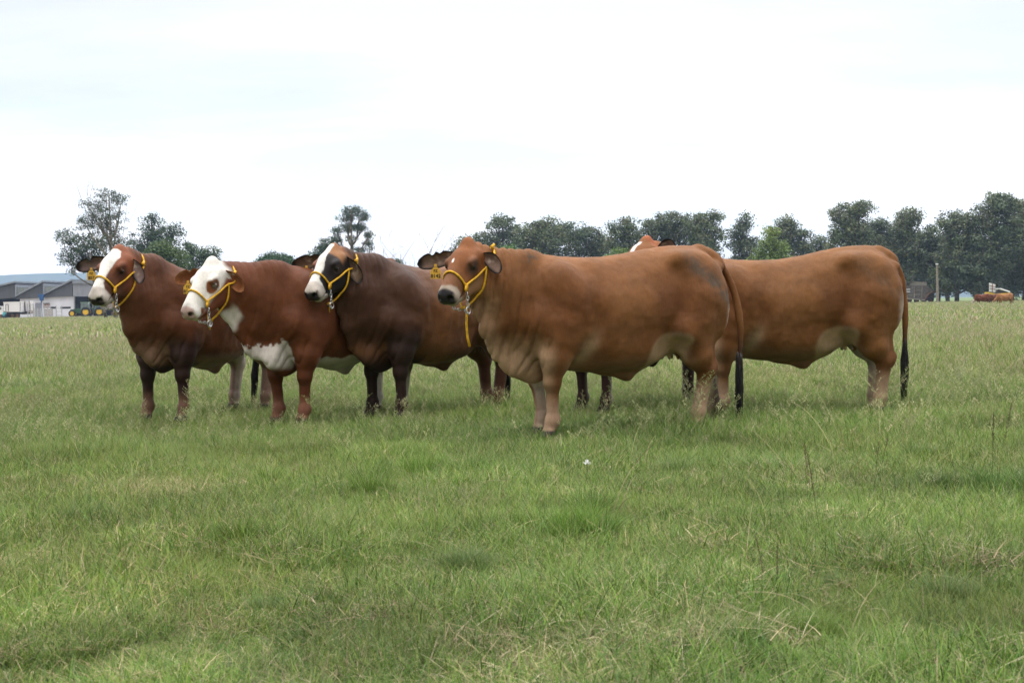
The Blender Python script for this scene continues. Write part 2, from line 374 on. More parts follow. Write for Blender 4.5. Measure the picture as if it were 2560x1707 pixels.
# straw and dark rat-tail spikes
def straws(n, R):
    return blades(n, R, (.10, .30), .0042, (1.2, 1.56), 1.0, .25, .035)
STRAW = [proto([straws(14, .12), blades(60, .09, (.04, .12), .003, (.6, 1.5), 1.0, .6, .01)]) for _ in range(3)]
def spike():
    V, Q, C, o = [], [], [], 0
    for _ in range(2):
        H = .40 + .16 * RS.rand(); az = RS.rand() * 6.28; le = .08 + .18 * RS.rand(); x0 = RS.randn() * .03; P = [np.array((x0 + cos(az) * le * H * t, sin(az) * le * H * t, H * t)) for t in np.linspace(0, 1, 9)]
        def st(A, w, c):
            nonlocal o
            A = np.array(A); d = RS.randn(3); d[2] *= .2; d /= np.linalg.norm(d); k = len(A); V.append(np.concatenate([A - d * w / 2, A + d * w / 2])); Q.append(np.array([(o + i, o + i + 1, o + k + i + 1, o + k + i) for i in range(k - 1)])); C.append(np.tile(c, (2 * k, 1))); o += 2 * k
        st(P, .003, np.array((.09, .12, .04)))
        for j in range(90):
            t = .55 + .45 * RS.rand(); i = min(7, int(t * 8)); q = P[i] + (P[i + 1] - P[i]) * (t * 8 - i); d = RS.randn(3) * .006; d[2] = abs(d[2]) + .006; st([q, q + d], .003, np.array((.14, .11, .06)) * (.6 + .8 * RS.rand()))
    return np.concatenate(V), np.concatenate(Q), np.concatenate(C)
SPIKE = [proto([spike()]) for _ in range(2)]
WEED = [proto([blades(22, .035, (.04, .09), .013, (.5, 1.3), .04, .8, pal=p_, seg=4), blades(160, .12, (.05, .11), .0026, (.1, .9), .1)]) for p_ in (GREENS[[1, 5]], np.array([(.10, .19, .03), (.15, .22, .05)]), np.array([(.11, .15, .07)]))]
ARCH = [proto([blades(2, .03, (.40, .62), .0042, (.3, .6), 1.0, 1.1, seg=8)]) for _ in range(3)]

pts, idx, rot, scl, tnt = [], [], [], [], []
def scatter(X, Y, kinds, s0, s1, z=0.0, tint=None):
    n = len(X); H = gh(X, Y) + z
    pts.append(np.stack([X, Y, H], 1)); idx.append(RS.choice(kinds, n)); rot.append(RS.rand(n) * 2 * pi); P = np.stack([X, Y, 0 * X], 1); cl_ = fbm(P, 1.9, 61, 2) * .42 + fbm(P, .5, 63, 2) * .30; scl.append((s0 + (s1 - s0) * RS.rand(n)) * np.clip(1 + cl_, .5, 1.6))
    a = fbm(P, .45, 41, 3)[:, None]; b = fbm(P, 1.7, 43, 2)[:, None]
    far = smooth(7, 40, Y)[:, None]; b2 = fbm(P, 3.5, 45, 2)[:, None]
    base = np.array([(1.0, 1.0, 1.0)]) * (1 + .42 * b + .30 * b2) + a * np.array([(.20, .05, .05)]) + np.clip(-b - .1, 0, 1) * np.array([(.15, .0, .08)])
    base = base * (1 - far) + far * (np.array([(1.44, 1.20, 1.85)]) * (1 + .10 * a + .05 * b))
    if tint is not None: base = base * np.array([tint])
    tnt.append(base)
def wedge(d0, d1, step, jit=.5, hw=.46, add=1.2):
    ys_ = np.arange(d0, d1, step); X, Y = [], []
    for y in ys_:
        w_ = hw * y + add; x = np.arange(-w_, w_, step); X.append(x); Y.append(np.full(len(x), y))
    X = np.concatenate(X); Y = np.concatenate(Y)
    return X + (RS.rand(len(X)) - .5) * step * 2 * jit, Y + (RS.rand(len(X)) - .5) * step * 2 * jit
def sel(m_, X, Y): return X[m_], Y[m_]
X, Y = wedge(2.0, 8.6, .21)
nv = fbm(np.stack([X, Y, 0 * X], 1), .9, 51, 3); nw = fbm(np.stack([X, Y, 0 * X], 1), 2.6, 53, 2)
dryz = (nv < -.34) & (nw < .15); finz = (nv > .24) & (nw > -.2)
scatter(*sel(~dryz & ~finz, X, Y), NEAR, .85, 1.25); scatter(*sel(finz, X, Y), FINE, .8, 1.2); scatter(*sel(dryz, X, Y), NDRY, .9, 1.2)
scatter(*sel(dryz, X + .07, Y + .05), NEAR, .6, .85)
X, Y = wedge(8.2, 17, .30); scatter(X, Y, MID, .72, 1.08)
X, Y = wedge(8.2, 17, .55, .5); scatter(X, Y, NEAR, .7, 1.05)
X, Y = wedge(16.5, 46, 1.0, .4); scatter(X, Y, FAR, .85, 1.15)
X, Y = wedge(44, 235, 4.6, .35, .52); scatter(X, Y, VFAR, .8, 1.1)
# tufts and seed heads
X, Y = wedge(2.2, 9, .55, .5); m_ = RS.rand(len(X)) < .16; scatter(*sel(m_, X, Y), TUFT + MAT_T, .35, .6)
X, Y = wedge(7.2, 12, .42, .5); m_ = (RS.rand(len(X)) < .20); scatter(*sel(m_, X, Y), SEED, .45, .9)
X, Y = wedge(12, 26, .8, .5); m_ = (RS.rand(len(X)) < .22); scatter(*sel(m_, X, Y), SEED, .5, .9)
X, Y = wedge(4.6, 7.2, .6, .5); m_ = (RS.rand(len(X)) < .14); scatter(*sel(m_, X, Y), SEED, .4, .8)
X, Y = wedge(2.2, 7.5, .5, .5); m_ = (RS.rand(len(X)) < .20); scatter(*sel(m_, X, Y), STRAW, .5, 1.0, .02)
def spot(lst, kinds, s0, s1, spread=0, k=1, tint=None):
    """plants at photo pixels of their foot"""
    X, Y = [], []
    for px, py in lst:
        d = fwd + RT * ((px - W0 / 2) / FPX) - UP * ((py - H0 / 2) / FPX); t = -CAMH / d.z
        for _ in range(k): X.append(d.x * t + RS.randn() * spread); Y.append(d.y * t + RS.randn() * spread)
    scatter(np.array(X), np.array(Y), kinds, s0, s1, 0, tint)
X, Y = wedge(2.6, 9.5, .8, .5); m_ = RS.rand(len(X)) < .16; scatter(*sel(m_, X, Y), ARCH, .5, 1.0)
spot([(1860, 1400), (1540, 1290), (1580, 1170), (2080, 1560), (1370, 1280), (1980, 1180), (2110, 1130)], ARCH, .9, 1.1, .03, 2)
# conspicuous clumps in the photo
spot([(1000, 1235), (1050, 1200), (1430, 1330), (1450, 1300)], TUFT[:2], .45, .75, .12, 4, (.9, .95, .8))
spot([(1940, 1180), (1900, 1170), (1990, 1175)], MAT_T, .8, 1.1, .08, 3, (.75, .8, .8))
spot([(2060, 1560), (2120, 1650), (1960, 1640)], TUFT[:2], .38, .52, .10, 2, (.85, .85, .8))
spot([(2040, 1440), (1130, 1420), (1180, 1400), (2380, 1500)], TUFT[2:], .4, .6, .07, 2, (.95, .95, .9))
spot([(2040, 970), (2080, 975), (1500, 965), (1880, 1000), (1700, 1010), (850, 1030), (250, 1010), (150, 1020)], TUFT, .35, .6, .2, 5, (.8, .9, .8))
spot([(2550, 1230), (2480, 1240), (2400, 1225)], TUFT[:1], .4, .7, .09, 4, (.7, .85, .8))
spot([(2185, 1240), (2050, 1350), (2470, 1200), (1950, 1560)], SPIKE, .6, .9, .01, 1)
spot([(480, 1460), (360, 1500), (700, 1440), (560, 1560), (1500, 1590), (1850, 1570), (2100, 1480), (1700, 1600), (2200, 1560), (1010, 1540), (100, 1380)], STRAW, .75, 1.1, .05, 1)
X, Y = wedge(2.3, 8.5, .6, .5); m_ = RS.rand(len(X)) < .22; scatter(*sel(m_, X, Y), WEED, .6, 1.2)

P_ = np.concatenate(pts); gm = bpy.data.meshes.new('grass'); gm.vertices.add(len(P_)); gm.vertices.foreach_set('co', P_.astype(np.float32).ravel())
for nm, ty, arr in (('idx', 'INT', np.concatenate(idx).astype(np.int32)), ('rotz', 'FLOAT', np.concatenate(rot).astype(np.float32)), ('scl', 'FLOAT', np.concatenate(scl).astype(np.float32))):
    gm.attributes.new(nm, ty, 'POINT').data.foreach_set('value', arr)
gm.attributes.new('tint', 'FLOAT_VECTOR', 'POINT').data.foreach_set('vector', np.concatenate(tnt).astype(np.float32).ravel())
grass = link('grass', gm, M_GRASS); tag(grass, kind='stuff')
ng = bpy.data.node_groups.new('scatter_grass', 'GeometryNodeTree')
ng.interface.new_socket('Geometry', in_out='INPUT', socket_type='NodeSocketGeometry'); ng.interface.new_socket('Geometry', in_out='OUTPUT', socket_type='NodeSocketGeometry')
N = ng.nodes.new; K = ng.links.new
gi, go = N('NodeGroupInput'), N('NodeGroupOutput'); ip_ = N('GeometryNodeInstanceOnPoints'); ci = N('GeometryNodeCollectionInfo')
ci.inputs['Collection'].default_value = PATCH; ci.inputs['Separate Children'].default_value = True; ci.inputs['Reset Children'].default_value = True
def na(nm, ty):
    n = N('GeometryNodeInputNamedAttribute'); n.data_type = ty; n.inputs['Name'].default_value = nm; return [o for o in n.outputs if o.enabled][0]
cx = N('ShaderNodeCombineXYZ'); K(na('rotz', 'FLOAT'), cx.inputs['Z'])
K(gi.outputs[0], ip_.inputs['Points']); K(ci.outputs[0], ip_.inputs['Instance']); ip_.inputs['Pick Instance'].default_value = True
K(na('idx', 'INT'), ip_.inputs['Instance Index']); K(cx.outputs[0], ip_.inputs['Rotation']); K(na('scl', 'FLOAT'), ip_.inputs['Scale'])
K(ip_.outputs[0], go.inputs[0])
md = grass.modifiers.new('scatter', 'NODES'); md.node_group = ng
# ------------------------------------------------------------------ trees
def leaf_material():
    mt = bpy.data.materials.new("tree_leaves"); mt.use_nodes = True; t = mt.node_tree; t.nodes.clear(); N = t.nodes.new; K = t.links.new
    o = N('ShaderNodeOutputMaterial'); p = N('ShaderNodeBsdfPrincipled'); tr = N('ShaderNodeBsdfTranslucent'); mx = N('ShaderNodeMixShader'); mx.inputs[0].default_value = .18
    a = N('ShaderNodeAttribute'); a.attribute_name = 'gcol'; K(a.outputs['Color'], p.inputs['Base Color']); K(a.outputs['Color'], tr.inputs[0])
    p.inputs['Roughness'].default_value = .55; p.inputs['Specular IOR Level'].default_value = .3
    K(p.outputs[0], mx.inputs[1]); K(tr.outputs[0], mx.inputs[2]); K(mx.outputs[0], o.inputs['Surface']); return mt
M_LEAF = leaf_material()
M_BARK = mat('bark_grey', (.16, .135, .11), .9, noise=.3, nscale=2, bump=.4)
M_BARKP = mat('bark_pale', (.30, .26, .21), .9, noise=.3, nscale=2, bump=.3)
TR = np.random.RandomState(11)
def curve(a, b, sag, n=6, wig=.0):
    a, b = np.array(a, float), np.array(b, float); L_ = np.linalg.norm(b - a); out_ = []
    w1, w2 = TR.randn(3) * wig * L_, TR.randn(3) * wig * L_
    for i in range(n):
        t = i / (n - 1); out_.append(tuple(a * (1 - t) + b * t + np.array((0, 0, -sag * L_ * sin(pi * t))) + w1 * sin(pi * t) + w2 * sin(2 * pi * t)))
    return out_
def tree(name, loc, H, blobs, col, label, group, leaf=.34, dens=1.0, trunk_r=.35, cat='tree', bark=None, clump=1.1, cover=1.0, split=.3, leafshape=1.6, hang=0.0):
    """blobs: list of (x, z, rx, rz) of the crown outline in metres, relative to the foot; depth follows rx"""
    root = empty(name, loc, TR.rand() * .0); V, Q, C = [], [], []; o = 0; mb = MB()
    z0 = H * split; bx = blobs[0][0] * .3
    top = max(blobs, key=lambda b: b[1] + b[3])
    main = curve((0, 0, -.2), (top[0] * .7, 0, top[1] + top[3] * .3), 0, 9, .015)
    mb.tube(main, list(np.linspace(trunk_r, trunk_r * .22, 9)), 7)
    col = np.array(col)
    for (x, z, rx, rz) in blobs:
        ry = rx * .85
        n = max(4, int(cover * 7.5 * (rx * rz + rx * ry + ry * rz) / 3 / clump ** 2))
        # one limb per lobe, twigs to its clumps
        u0 = min(1, max(.15, (z - rz * .7) / max(.1, main[-1][2]) * .8)); base = np.array(main[int(u0 * 8)])
        mid = np.array((x, 0 + TR.randn() * ry * .2, z - rz * .25)); lp = curve(base, mid, .06, 6, .05)
        mb.tube(lp, list(np.linspace(trunk_r * .5, trunk_r * .22, 6)), 6)
        for k in range(n):
            d = TR.randn(3); d /= np.linalg.norm(d); r = TR.rand() ** .35
            c = np.array((x + d[0] * rx * r, d[1] * ry * r, z + d[2] * rz * r))
            if c[2] < .8: c[2] = .8 + TR.rand()
            if k % 3 == 0:
                q = np.array(lp[TR.randint(2, 6)]); mb.tube(curve(q, c, -.05, 4, .06), [trunk_r * .16, trunk_r * .11, trunk_r * .08, trunk_r * .04], 4)
            cr = clump * (.55 + .75 * TR.rand()); m_ = int(dens * 62 * cr * cr / (leaf / .34) ** 2 / 1.2)
            e = TR.randn(m_, 3); e /= np.linalg.norm(e, axis=1)[:, None]; e *= (TR.rand(m_) ** .45)[:, None] * cr * np.array((1.1, 1.1, .72))
            P = c + e; P[:, 2] -= hang * TR.rand(m_) * 1.2
            nrm = e / cr * .7 + TR.randn(m_, 3) * .6 + np.array((0, 0, .45)); nrm /= np.linalg.norm(nrm, axis=1)[:, None]
            t1 = np.cross(nrm, TR.randn(m_, 3)); t1 /= np.linalg.norm(t1, axis=1)[:, None]; t2 = np.cross(nrm, t1)
            s_ = (leaf * (.5 + .7 * TR.rand(m_)))[:, None]; s2 = s_ / leafshape
            vv = np.stack([P - t1 * s_ * .5, P - t2 * s2 * .5 + t1 * s_ * .05, P + t1 * s_ * .5, P + t2 * s2 * .5 + t1 * s_ * .05], 1)
            V.append(vv.reshape(-1, 3)); Q.append(o + np.arange(m_ * 4).reshape(-1, 4)); o += 4 * m_
            cc = col * (1 + .22 * TR.randn()) * np.array((1 + .08 * TR.randn(), 1, 1 + .08 * TR.randn()))
            C.append(np.repeat(np.clip(cc[None] * (.7 + .6 * TR.rand(m_))[:, None], .004, 1), 4, 0))
    me = mesh_np('crown', np.concatenate(V), np.concatenate(Q), False); vcol(me, 'gcol', np.concatenate(C)); link('crown', me, M_LEAF, root)
    mb.build('trunk', bark or M_BARK, root, True)
    return tag(root, label, cat, group)

def crown_px(D, px0, lst):
    """outline lobes given in photo pixels (cx, cy, rx, ry) at distance D -> metres round the foot"""
    k = D / FPX; foot = onground(px0, D); hor = lambda px: (onground(px, D))
    res = []
    for (cx, cy, rx, ry) in lst:
        p = at(cx, cy, D); res.append((p.x - foot.x, p.z, rx * k, ry * k))
    return Vector((foot.x, D, 0)), res
EUC = (.100, .125, .070); EUC2 = (.118, .142, .074)
BACKROW = 'trees along the far right of the pasture'
def T(name, D, px0, lst, col, label, group=None, **kw):
    loc, bl = crown_px(D, px0, lst); H = max(b[1] + b[3] for b in bl)
    return tree(name, loc, H, bl, col, label, group, **kw)
ELB = 'tall blue green tree in the dense row closing the pasture'
# the long row on the right: (foot px, distance, lobes)
ROW = [
    (1165, 250, [(1160, 618, 30, 26), (1190, 640, 34, 26), (1140, 645, 20, 22)], 'lowest tree at the left end of the far tree row, behind the fawn cow poll'),
    (1258, 246, [(1258, 566, 40, 28), (1225, 610, 46, 32), (1275, 625, 48, 40)], 'domed tree second from the left in the far row, over the fawn cow halter'),
    (1345, 240, [(1372, 566, 30, 24), (1330, 590, 50, 34), (1390, 610, 50, 40), (1330, 650, 60, 40)], 'wide tree with a small peak above the withers of the fawn cow'),
    (1462, 244, [(1430, 580, 42, 26), (1470, 605, 40, 36), (1500, 625, 30, 38), (1440, 650, 44, 40)], 'rounded tree with gaps low in its crown above the fawn cow back'),
    (1556, 236, [(1560, 575, 40, 30), (1540, 610, 30, 34), (1580, 625, 40, 44)], 'separate compact tree left of the blazed head behind the fawn cow'),
    (1660, 238, [(1680, 556, 46, 26), (1640, 580, 44, 34), (1700, 600, 50, 46), (1620, 640, 40, 40)], 'broad high tree directly above the head showing behind the fawn cow'),
    (1745, 232, [(1748, 565, 40, 28), (1770, 590, 44, 36), (1750, 632, 54, 44), (1752, 538, 12, 10), (1787, 542, 16, 14)], 'broad tree with sprigs standing out of its top above the fawn cow rump'),
    (1858, 240, [(1862, 560, 20, 26), (1850, 592, 32, 32), (1872, 632, 44, 40)], 'narrow pointed tree left of the bright green tree'),
    (1968, 246, [(1972, 560, 24, 20), (1955, 585, 36, 28), (1995, 600, 30, 34), (2000, 640, 40, 40)], 'airy grey green tree rising behind the bright green tree'),
    (2052, 250, [(2052, 612, 28, 24), (2045, 650, 40, 36), (2015, 640, 20, 30)], 'low tree in the dip between the bright green tree and the tall pair'),
    (2128, 228, [(2150, 524, 38, 22), (2105, 540, 28, 28), (2130, 575, 54, 38), (2105, 620, 44, 40), (2165, 630, 60, 50)], 'tall twin topped tree above the loin of the tan cow'),
    (2200, 232, [(2196, 568, 32, 26), (2215, 600, 36, 34), (2200, 650, 40, 60)], 'shoulder high tree leaning on the right side of the tall twin topped tree'),
    (2266, 226, [(2268, 545, 34, 22), (2262, 570, 36, 34), (2262, 615, 30, 40), (2250, 665, 34, 50), (2290, 640, 20, 24)], 'slim upright tree over the tail of the tan cow'),
    (2345, 230, [(2330, 590, 34, 26), (2330, 640, 46, 50), (2355, 690, 46, 44)], 'lower tree behind the old wagon and the pole'),
    (2392, 222, [(2385, 556, 44, 26), (2410, 585, 52, 40), (2400, 640, 64, 50), (2370, 690, 40, 40), (2430, 690, 40, 44)], 'dense dark tree between the pole and the tallest tree'),
    (2478, 218, [(2500, 512, 50, 24), (2460, 535, 34, 26), (2510, 560, 62, 44), (2490, 620, 70, 60), (2450, 680, 50, 44), (2486, 494, 14, 12)], 'tallest tree of the far row with an open spreading top'),
    (2560, 222, [(2556, 520, 34, 22), (2570, 560, 50, 50), (2560, 640, 60, 60), (2540, 700, 40, 30)], 'tree cut by the right edge of the frame'),
    (2650, 226, [(2650, 530, 60, 40), (2660, 600, 60, 60), (2640, 680, 60, 50)], 'tree beyond the right edge of the far row'),
]
for i, (px, D, lobes, lab) in enumerate(ROW):
    if i < 10: lobes = lobes + [(px - 12, 682, 46, 34), (px + 22, 712, 40, 28)]
    T('eucalyptus_tree', D, px, lobes, EUC if i % 2 else EUC2, lab, BACKROW, cover=1.6, dens=1.3, clump=1.15, leaf=.44, trunk_r=.42)
# second rank: darker tall trees behind closing the base on the right
for i, (px, lab) in enumerate([(2180, 'dark tree in the second rank hidden behind the tan cow rump'), (2370, 'dark tree in the second rank right of the pole'), (2490, 'dark tree in the second rank between the yellow trailer and the tallest tree'), (2600, 'dark tree in the second rank beyond the right edge'), (2235, 'dark tree in the second rank behind the tan cow tail'), (2310, 'dark tree in the second rank left of the pole'), (2440, 'dark tree in the second rank above the resting cattle'), (2530, 'dark tree in the second rank behind the yellow trailer')]):
    T('eucalyptus_tree', 262, px, [(px, 610, 34, 30), (px - 8, 660, 44, 44), (px + 12, 705, 40, 36)], EUC, lab, BACKROW, cover=1.7, dens=1.2, clump=1.4, leaf=.5, trunk_r=.45)
T('weeping_tree', 205, 1935, [(1932, 590, 22, 26), (1930, 625, 40, 34), (1920, 662, 50, 44), (1950, 668, 42, 44)], (.14, .20, .035), 'bright yellow green conical tree in front of the far tree row', None, cover=1.7, dens=1.3, clump=1.0, leaf=.36, hang=.6)
T('bush', 215, 1550, [(1552, 642, 28, 20), (1535, 655, 24, 20)], (.12, .20, .035), 'bright green bush left of the head behind the fawn cow', None, cat='bush', cover=1.6, dens=1.3, clump=.9, trunk_r=.15, leaf=.36)
T('bush', 215, 1255, [(1258, 632, 30, 16), (1240, 645, 26, 18)], (.09, .165, .04), 'green bush just above the neck of the fawn cow', None, cat='bush', cover=1.5, dens=1.3, clump=.9, trunk_r=.15, leaf=.36)
# left side
T('tall_gum_tree', 170, 290, [(268, 492, 34, 26), (300, 505, 22, 34), (222, 515, 28, 22), (245, 545, 46, 30), (215, 560, 26, 20), (290, 560, 34, 30), (255, 592, 44, 24), (300, 610, 30, 18)], (.055, .080, .042), 'tall open gum tree with fine forking limbs above the leftmost cow', None, cover=.62, dens=.85, clump=.62, leaf=.24, trunk_r=.30, bark=M_BARKP, split=.5)
T('spreading_tree', 178, 268, [(165, 590, 28, 20), (195, 612, 36, 26), (232, 625, 36, 28), (175, 640, 34, 22), (225, 662, 30, 22), (180, 672, 14, 14)], (.048, .076, .036), 'low spreading tree beside the ear of the leftmost cow', None, cover=.95, dens=1.0, clump=.8, leaf=.28, trunk_r=.28)
T('leafy_tree', 190, 385, [(378, 558, 22, 22), (400, 580, 40, 26), (435, 580, 28, 20), (360, 600, 34, 36), (400, 625, 50, 40), (340, 630, 24, 34)], (.046, .078, .040), 'dark tree between the two leftmost heads, behind the bright green one', None, cover=1.0, dens=1.0, clump=.85, leaf=.30)
T('leafy_tree', 165, 415, [(412, 625, 36, 24), (385, 645, 30, 26), (430, 655, 40, 36), (400, 680, 50, 30)], (.085, .130, .040), 'rounded bright green tree behind the neck of the leftmost cow', None, cover=1.5, dens=1.3, clump=.8, leaf=.28, trunk_r=.25)
T('leafy_tree', 175, 478, [(478, 612, 20, 20), (500, 640, 26, 24), (470, 650, 30, 34), (530, 640, 22, 22), (520, 670, 34, 30)], (.062, .100, .044), 'mid green tree just left of the white faced cow poll', None, cover=1.3, dens=1.2, clump=.8, leaf=.28, trunk_r=.25)
T('round_tree', 190, 690, [(690, 652, 44, 20), (665, 662, 34, 18), (720, 660, 34, 18), (690, 690, 60, 30)], (.042, .095, .030), 'low domed green tree over the back of the white faced cow', None, cover=1.5, dens=1.3, clump=.8, leaf=.30, trunk_r=.25)
T('pine_tree', 160, 880, [(880, 526, 22, 14), (862, 545, 20, 12), (905, 540, 20, 16), (870, 568, 24, 12), (905, 570, 16, 12), (842, 578, 16, 12), (922, 588, 14, 10), (838, 600, 18, 10), (880, 598, 14, 10), (918, 607, 12, 8), (898, 628, 16, 9), (925, 620, 8, 7)], (.036, .072, .034), 'open crowned pine tree above the black faced cow', None, cover=1.5, dens=1.5, clump=.46, leaf=.26, trunk_r=.26, leafshape=3.0, split=.5)
T('leafy_tree', 168, 815, [(822, 612, 24, 18), (808, 632, 30, 22), (790, 655, 30, 26), (835, 650, 30, 30)], (.044, .080, .034), 'dark bushy tree at the left foot of the pine', None, cover=1.3, dens=1.2, clump=.75, leaf=.28, trunk_r=.22)
T('bush', 170, 990, [(990, 658, 14, 8), (982, 668, 16, 10)], (.050, .085, .040), 'small bush among the bare saplings', None, cat='bush', cover=1.4, dens=1.2, clump=.55, trunk_r=.1, leaf=.26)
# bare saplings
M_TWIG = mat('bare_twigs', (.17, .13, .105), .9, noise=.2)
def bare(px, py, D, label, seed, r0=.07, lean=0.0, name='bare_sapling', group='bare saplings between the pine and the fawn cow'):
    rs = np.random.RandomState(seed); f_ = onground(px, D); tp = at(px + lean, py, D); H = tp.z; mb = MB()
    def grow(p, d, L_, r, lvl):
        n = 5; P = [p]; q = np.array(p, float); d = np.array(d, float)
        for i in range(n):
            d = d + rs.randn(3) * .16; d[2] += .05; d /= np.linalg.norm(d); q = q + d * L_ / n; P.append(tuple(q))
        mb.tube(P, list(np.linspace(r, r * .35, n + 1)), 5)
        if lvl < 3:
            for k in range(3 if lvl == 0 else 2 + (rs.rand() < .4)):
                i = rs.randint(2, n); dd = d + rs.randn(3) * np.array((.55, .55, .25)); dd[2] = abs(dd[2]) + .3; dd /= np.linalg.norm(dd)
                grow(P[i], dd, L_ * (.45 + .25 * rs.rand()), r * .5, lvl + 1)
    grow((0, 0, -.1), ((tp.x - f_.x) / H, 0, 1), H * .96, r0, 0)
    o = mb.build(name, M_TWIG, None, True, (f_.x, D, 0)); return tag(o, label, 'bare tree', group)
for i, (px, py, ln, lb) in enumerate([(945, 600, 6, 'bare sapling nearest the pine with a forked top'), (985, 612, -6, 'thin bare sapling second from the pine'), (1010, 618, -8, 'bare sapling with a curved stem in the middle of its group'),
                                      (1030, 604, 2, 'upright bare sapling right of the curved one'), (1050, 600, -2, 'tallest bare sapling of the group'), (1075, 616, 14, 'bare sapling leaning towards the fawn cow ear'), (1125, 618, 5, 'bare sapling partly behind the ragged ear of the fawn cow')]):
    bare(px, py, 150, lb, 20 + i, .055, ln)
bare(322, 520, 165, 'leaning dead stem beside the tall gum tree', 60, .13, 22, 'dead_tree', None)

# ------------------------------------------------------------------ sheds, truck, pens and tractors on the left
BD = 275.0
def PZ(px, py, D=BD): p = at(px, py, D); return (p.x, p.z)
M_CLAD = mat('grey_cladding', (.095, .10, .11), .6, noise=.05, nscale=1.5, stretch=(3, 1, .2))
M_CLADL = mat('pale_cladding', (.23, .245, .275), .6, noise=.06, nscale=1.5, stretch=(3, 1, .2))
M_WALL = mat('white_wall', (.66, .68, .74), .8, noise=.05, nscale=.6)
M_ROOF = mat('roof_sheet', (.22, .24, .27), .5, noise=.08, nscale=.8)
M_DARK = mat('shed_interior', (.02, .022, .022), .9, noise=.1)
M_SLAT = mat('slatted_louvre', (.20, .21, .17), .7, noise=.15, nscale=3, stretch=(6, 1, .2))
M_STEEL = mat('galvanised_rail', (.42, .43, .43), .45, .6, noise=.1, nscale=10)
M_BLUE = mat('blue_paint', (.03, .10, .26), .5, noise=.1)
M_RUST = mat('rust_brown', (.20, .105, .06), .85, noise=.3, nscale=3)
M_WOOD = mat('weathered_wood', (.26, .22, .18), .9, noise=.25, nscale=3, stretch=(1, 1, 6))
bays = [  # left foot of slope, peak, eave level py, wall bottom
    ((-60, 728), (40, 709), 746, 92), ((46, 741), (110, 707), 742, 92), ((112, 738), (182, 704), 741, 92)]
shed = empty('farm_shed', (0, BD, 0))
def poly(name, pts, y0, y1, mt, parent): 
    mb = MB(); mb.prism([PZ(*p) if isinstance(p, tuple) else p for p in pts], y0, y1); return mb.build(name, mt, parent)
poly('wall', [(50, 746), (186, 741), (186, 800), (50, 800)], 0, .4, M_WALL, shed)
poly('gable', [(-90, 738), (41, 709), (41, 744), (-90, 752)], -.3, 22, M_CLAD, shed)
poly('gable', [(42.5, 743), (110, 707), (110, 744), (42.5, 748)], -.35, 22, M_CLAD, shed)
poly('gable', [(111.5, 739), (182, 704), (182, 741), (111.5, 744)], -.4, 22, M_CLAD, shed)
for (a, b) in (((-90, 736), (42, 707)), ((44, 741), (111, 705)), ((112, 737), (183, 702))):
    (xa_, za), (xb, zb) = PZ(*a), PZ(*b); mb = MB(); mb.prism([(xa_, za), (xb, zb), (xb, zb + .35), (xa_, za + .35)], -.9, 22.5); mb.build('roof', M_ROOF, shed)
for (x0, x1, yt, yb) in ((44, 88, 716, 737), (113, 157, 713, 736)):
    xw = PZ(x0 - 2.4, 740)[0]; zt_ = PZ(x0, yt - 4)[1]; zb_ = PZ(x0, 741)[1]       # clerestory on the right-hand face of each sawtooth
    mb = MB(); mb.box(xw, .4, zb_, xw + .06, 21.5, zt_ - .5); mb.build('louvre', M_SLAT, shed)
    mb = MB(); mb.box(xw, -.3, zt_ - .5, xw + .12, 22, zt_ - .05); mb.build('fascia', M_CLADL, shed)
for xq, yt in ((42.5, 712), (112, 709)): poly('downpipe', [(xq - 1.3, yt), (xq + 1.3, yt), (xq + 1.3, 741), (xq - 1.3, 741)], -.8, -.5, M_CLADL, shed)
poly('fascia', [(183.5, 703), (300, 700), (300, 708), (183.5, 709)], -.75, 0, M_ROOF, shed)
poly('front_panel', [(184, 709), (300, 708), (300, 741), (184, 741)], -.5, 0, M_CLADL, shed)
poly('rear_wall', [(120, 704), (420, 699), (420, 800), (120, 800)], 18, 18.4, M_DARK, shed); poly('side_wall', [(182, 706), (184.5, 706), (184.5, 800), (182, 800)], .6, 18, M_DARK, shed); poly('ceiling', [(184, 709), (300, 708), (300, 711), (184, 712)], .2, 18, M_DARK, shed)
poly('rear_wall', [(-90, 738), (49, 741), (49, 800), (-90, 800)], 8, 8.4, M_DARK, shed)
for xq in (186.5, 232, 298): poly('post', [(xq - .8, 741), (xq + .8, 741), (xq + .8, 800), (xq - .8, 800)], -.3, .2, M_STEEL, shed)
for a, b in ((126, 140), (151, 177)): poly('window', [(a, 767), (b, 766.5), (b, 771), (a, 771.5)], -.04, -.01, M_DARK, shed)
for a, b in ((88, 103), (144, 151)):
    dr = poly('door', [(a, 757 if a == 88 else 768), (b, 756.5 if a == 88 else 768), (b, 792), (a, 792)], -.06, -.02, M_CLADL if a == 88 else M_WALL, shed)
tag(shed, 'grey and white farm shed with three sawtooth roofs below the blue hill', 'shed')
hop = empty('blue_chute', (0, BD - 1.5, 0)); mb = MB(); p0 = PZ(110, 741); p1 = PZ(110, 757)
mb.prism([(p0[0] - .55, p0[1] + .5), (p0[0] + .6, p0[1] + .4), (p0[0] + .25, p0[1] - .9), (p0[0] - .25, p0[1] - .9)], -.4, .4); mb.build('hopper', M_BLUE, hop)
mb = MB(); mb.bar((p0[0], 0, p0[1] - .8), (p1[0], 0, p1[1]), .16, 8); mb.bar((p1[0], 0, p1[1]), (p1[0] + .1, 0, 0), .07, 6); mb.build('pipe', M_BLUE, hop); tag(hop, 'blue chute standing against the white wall of the farm shed', 'chute')

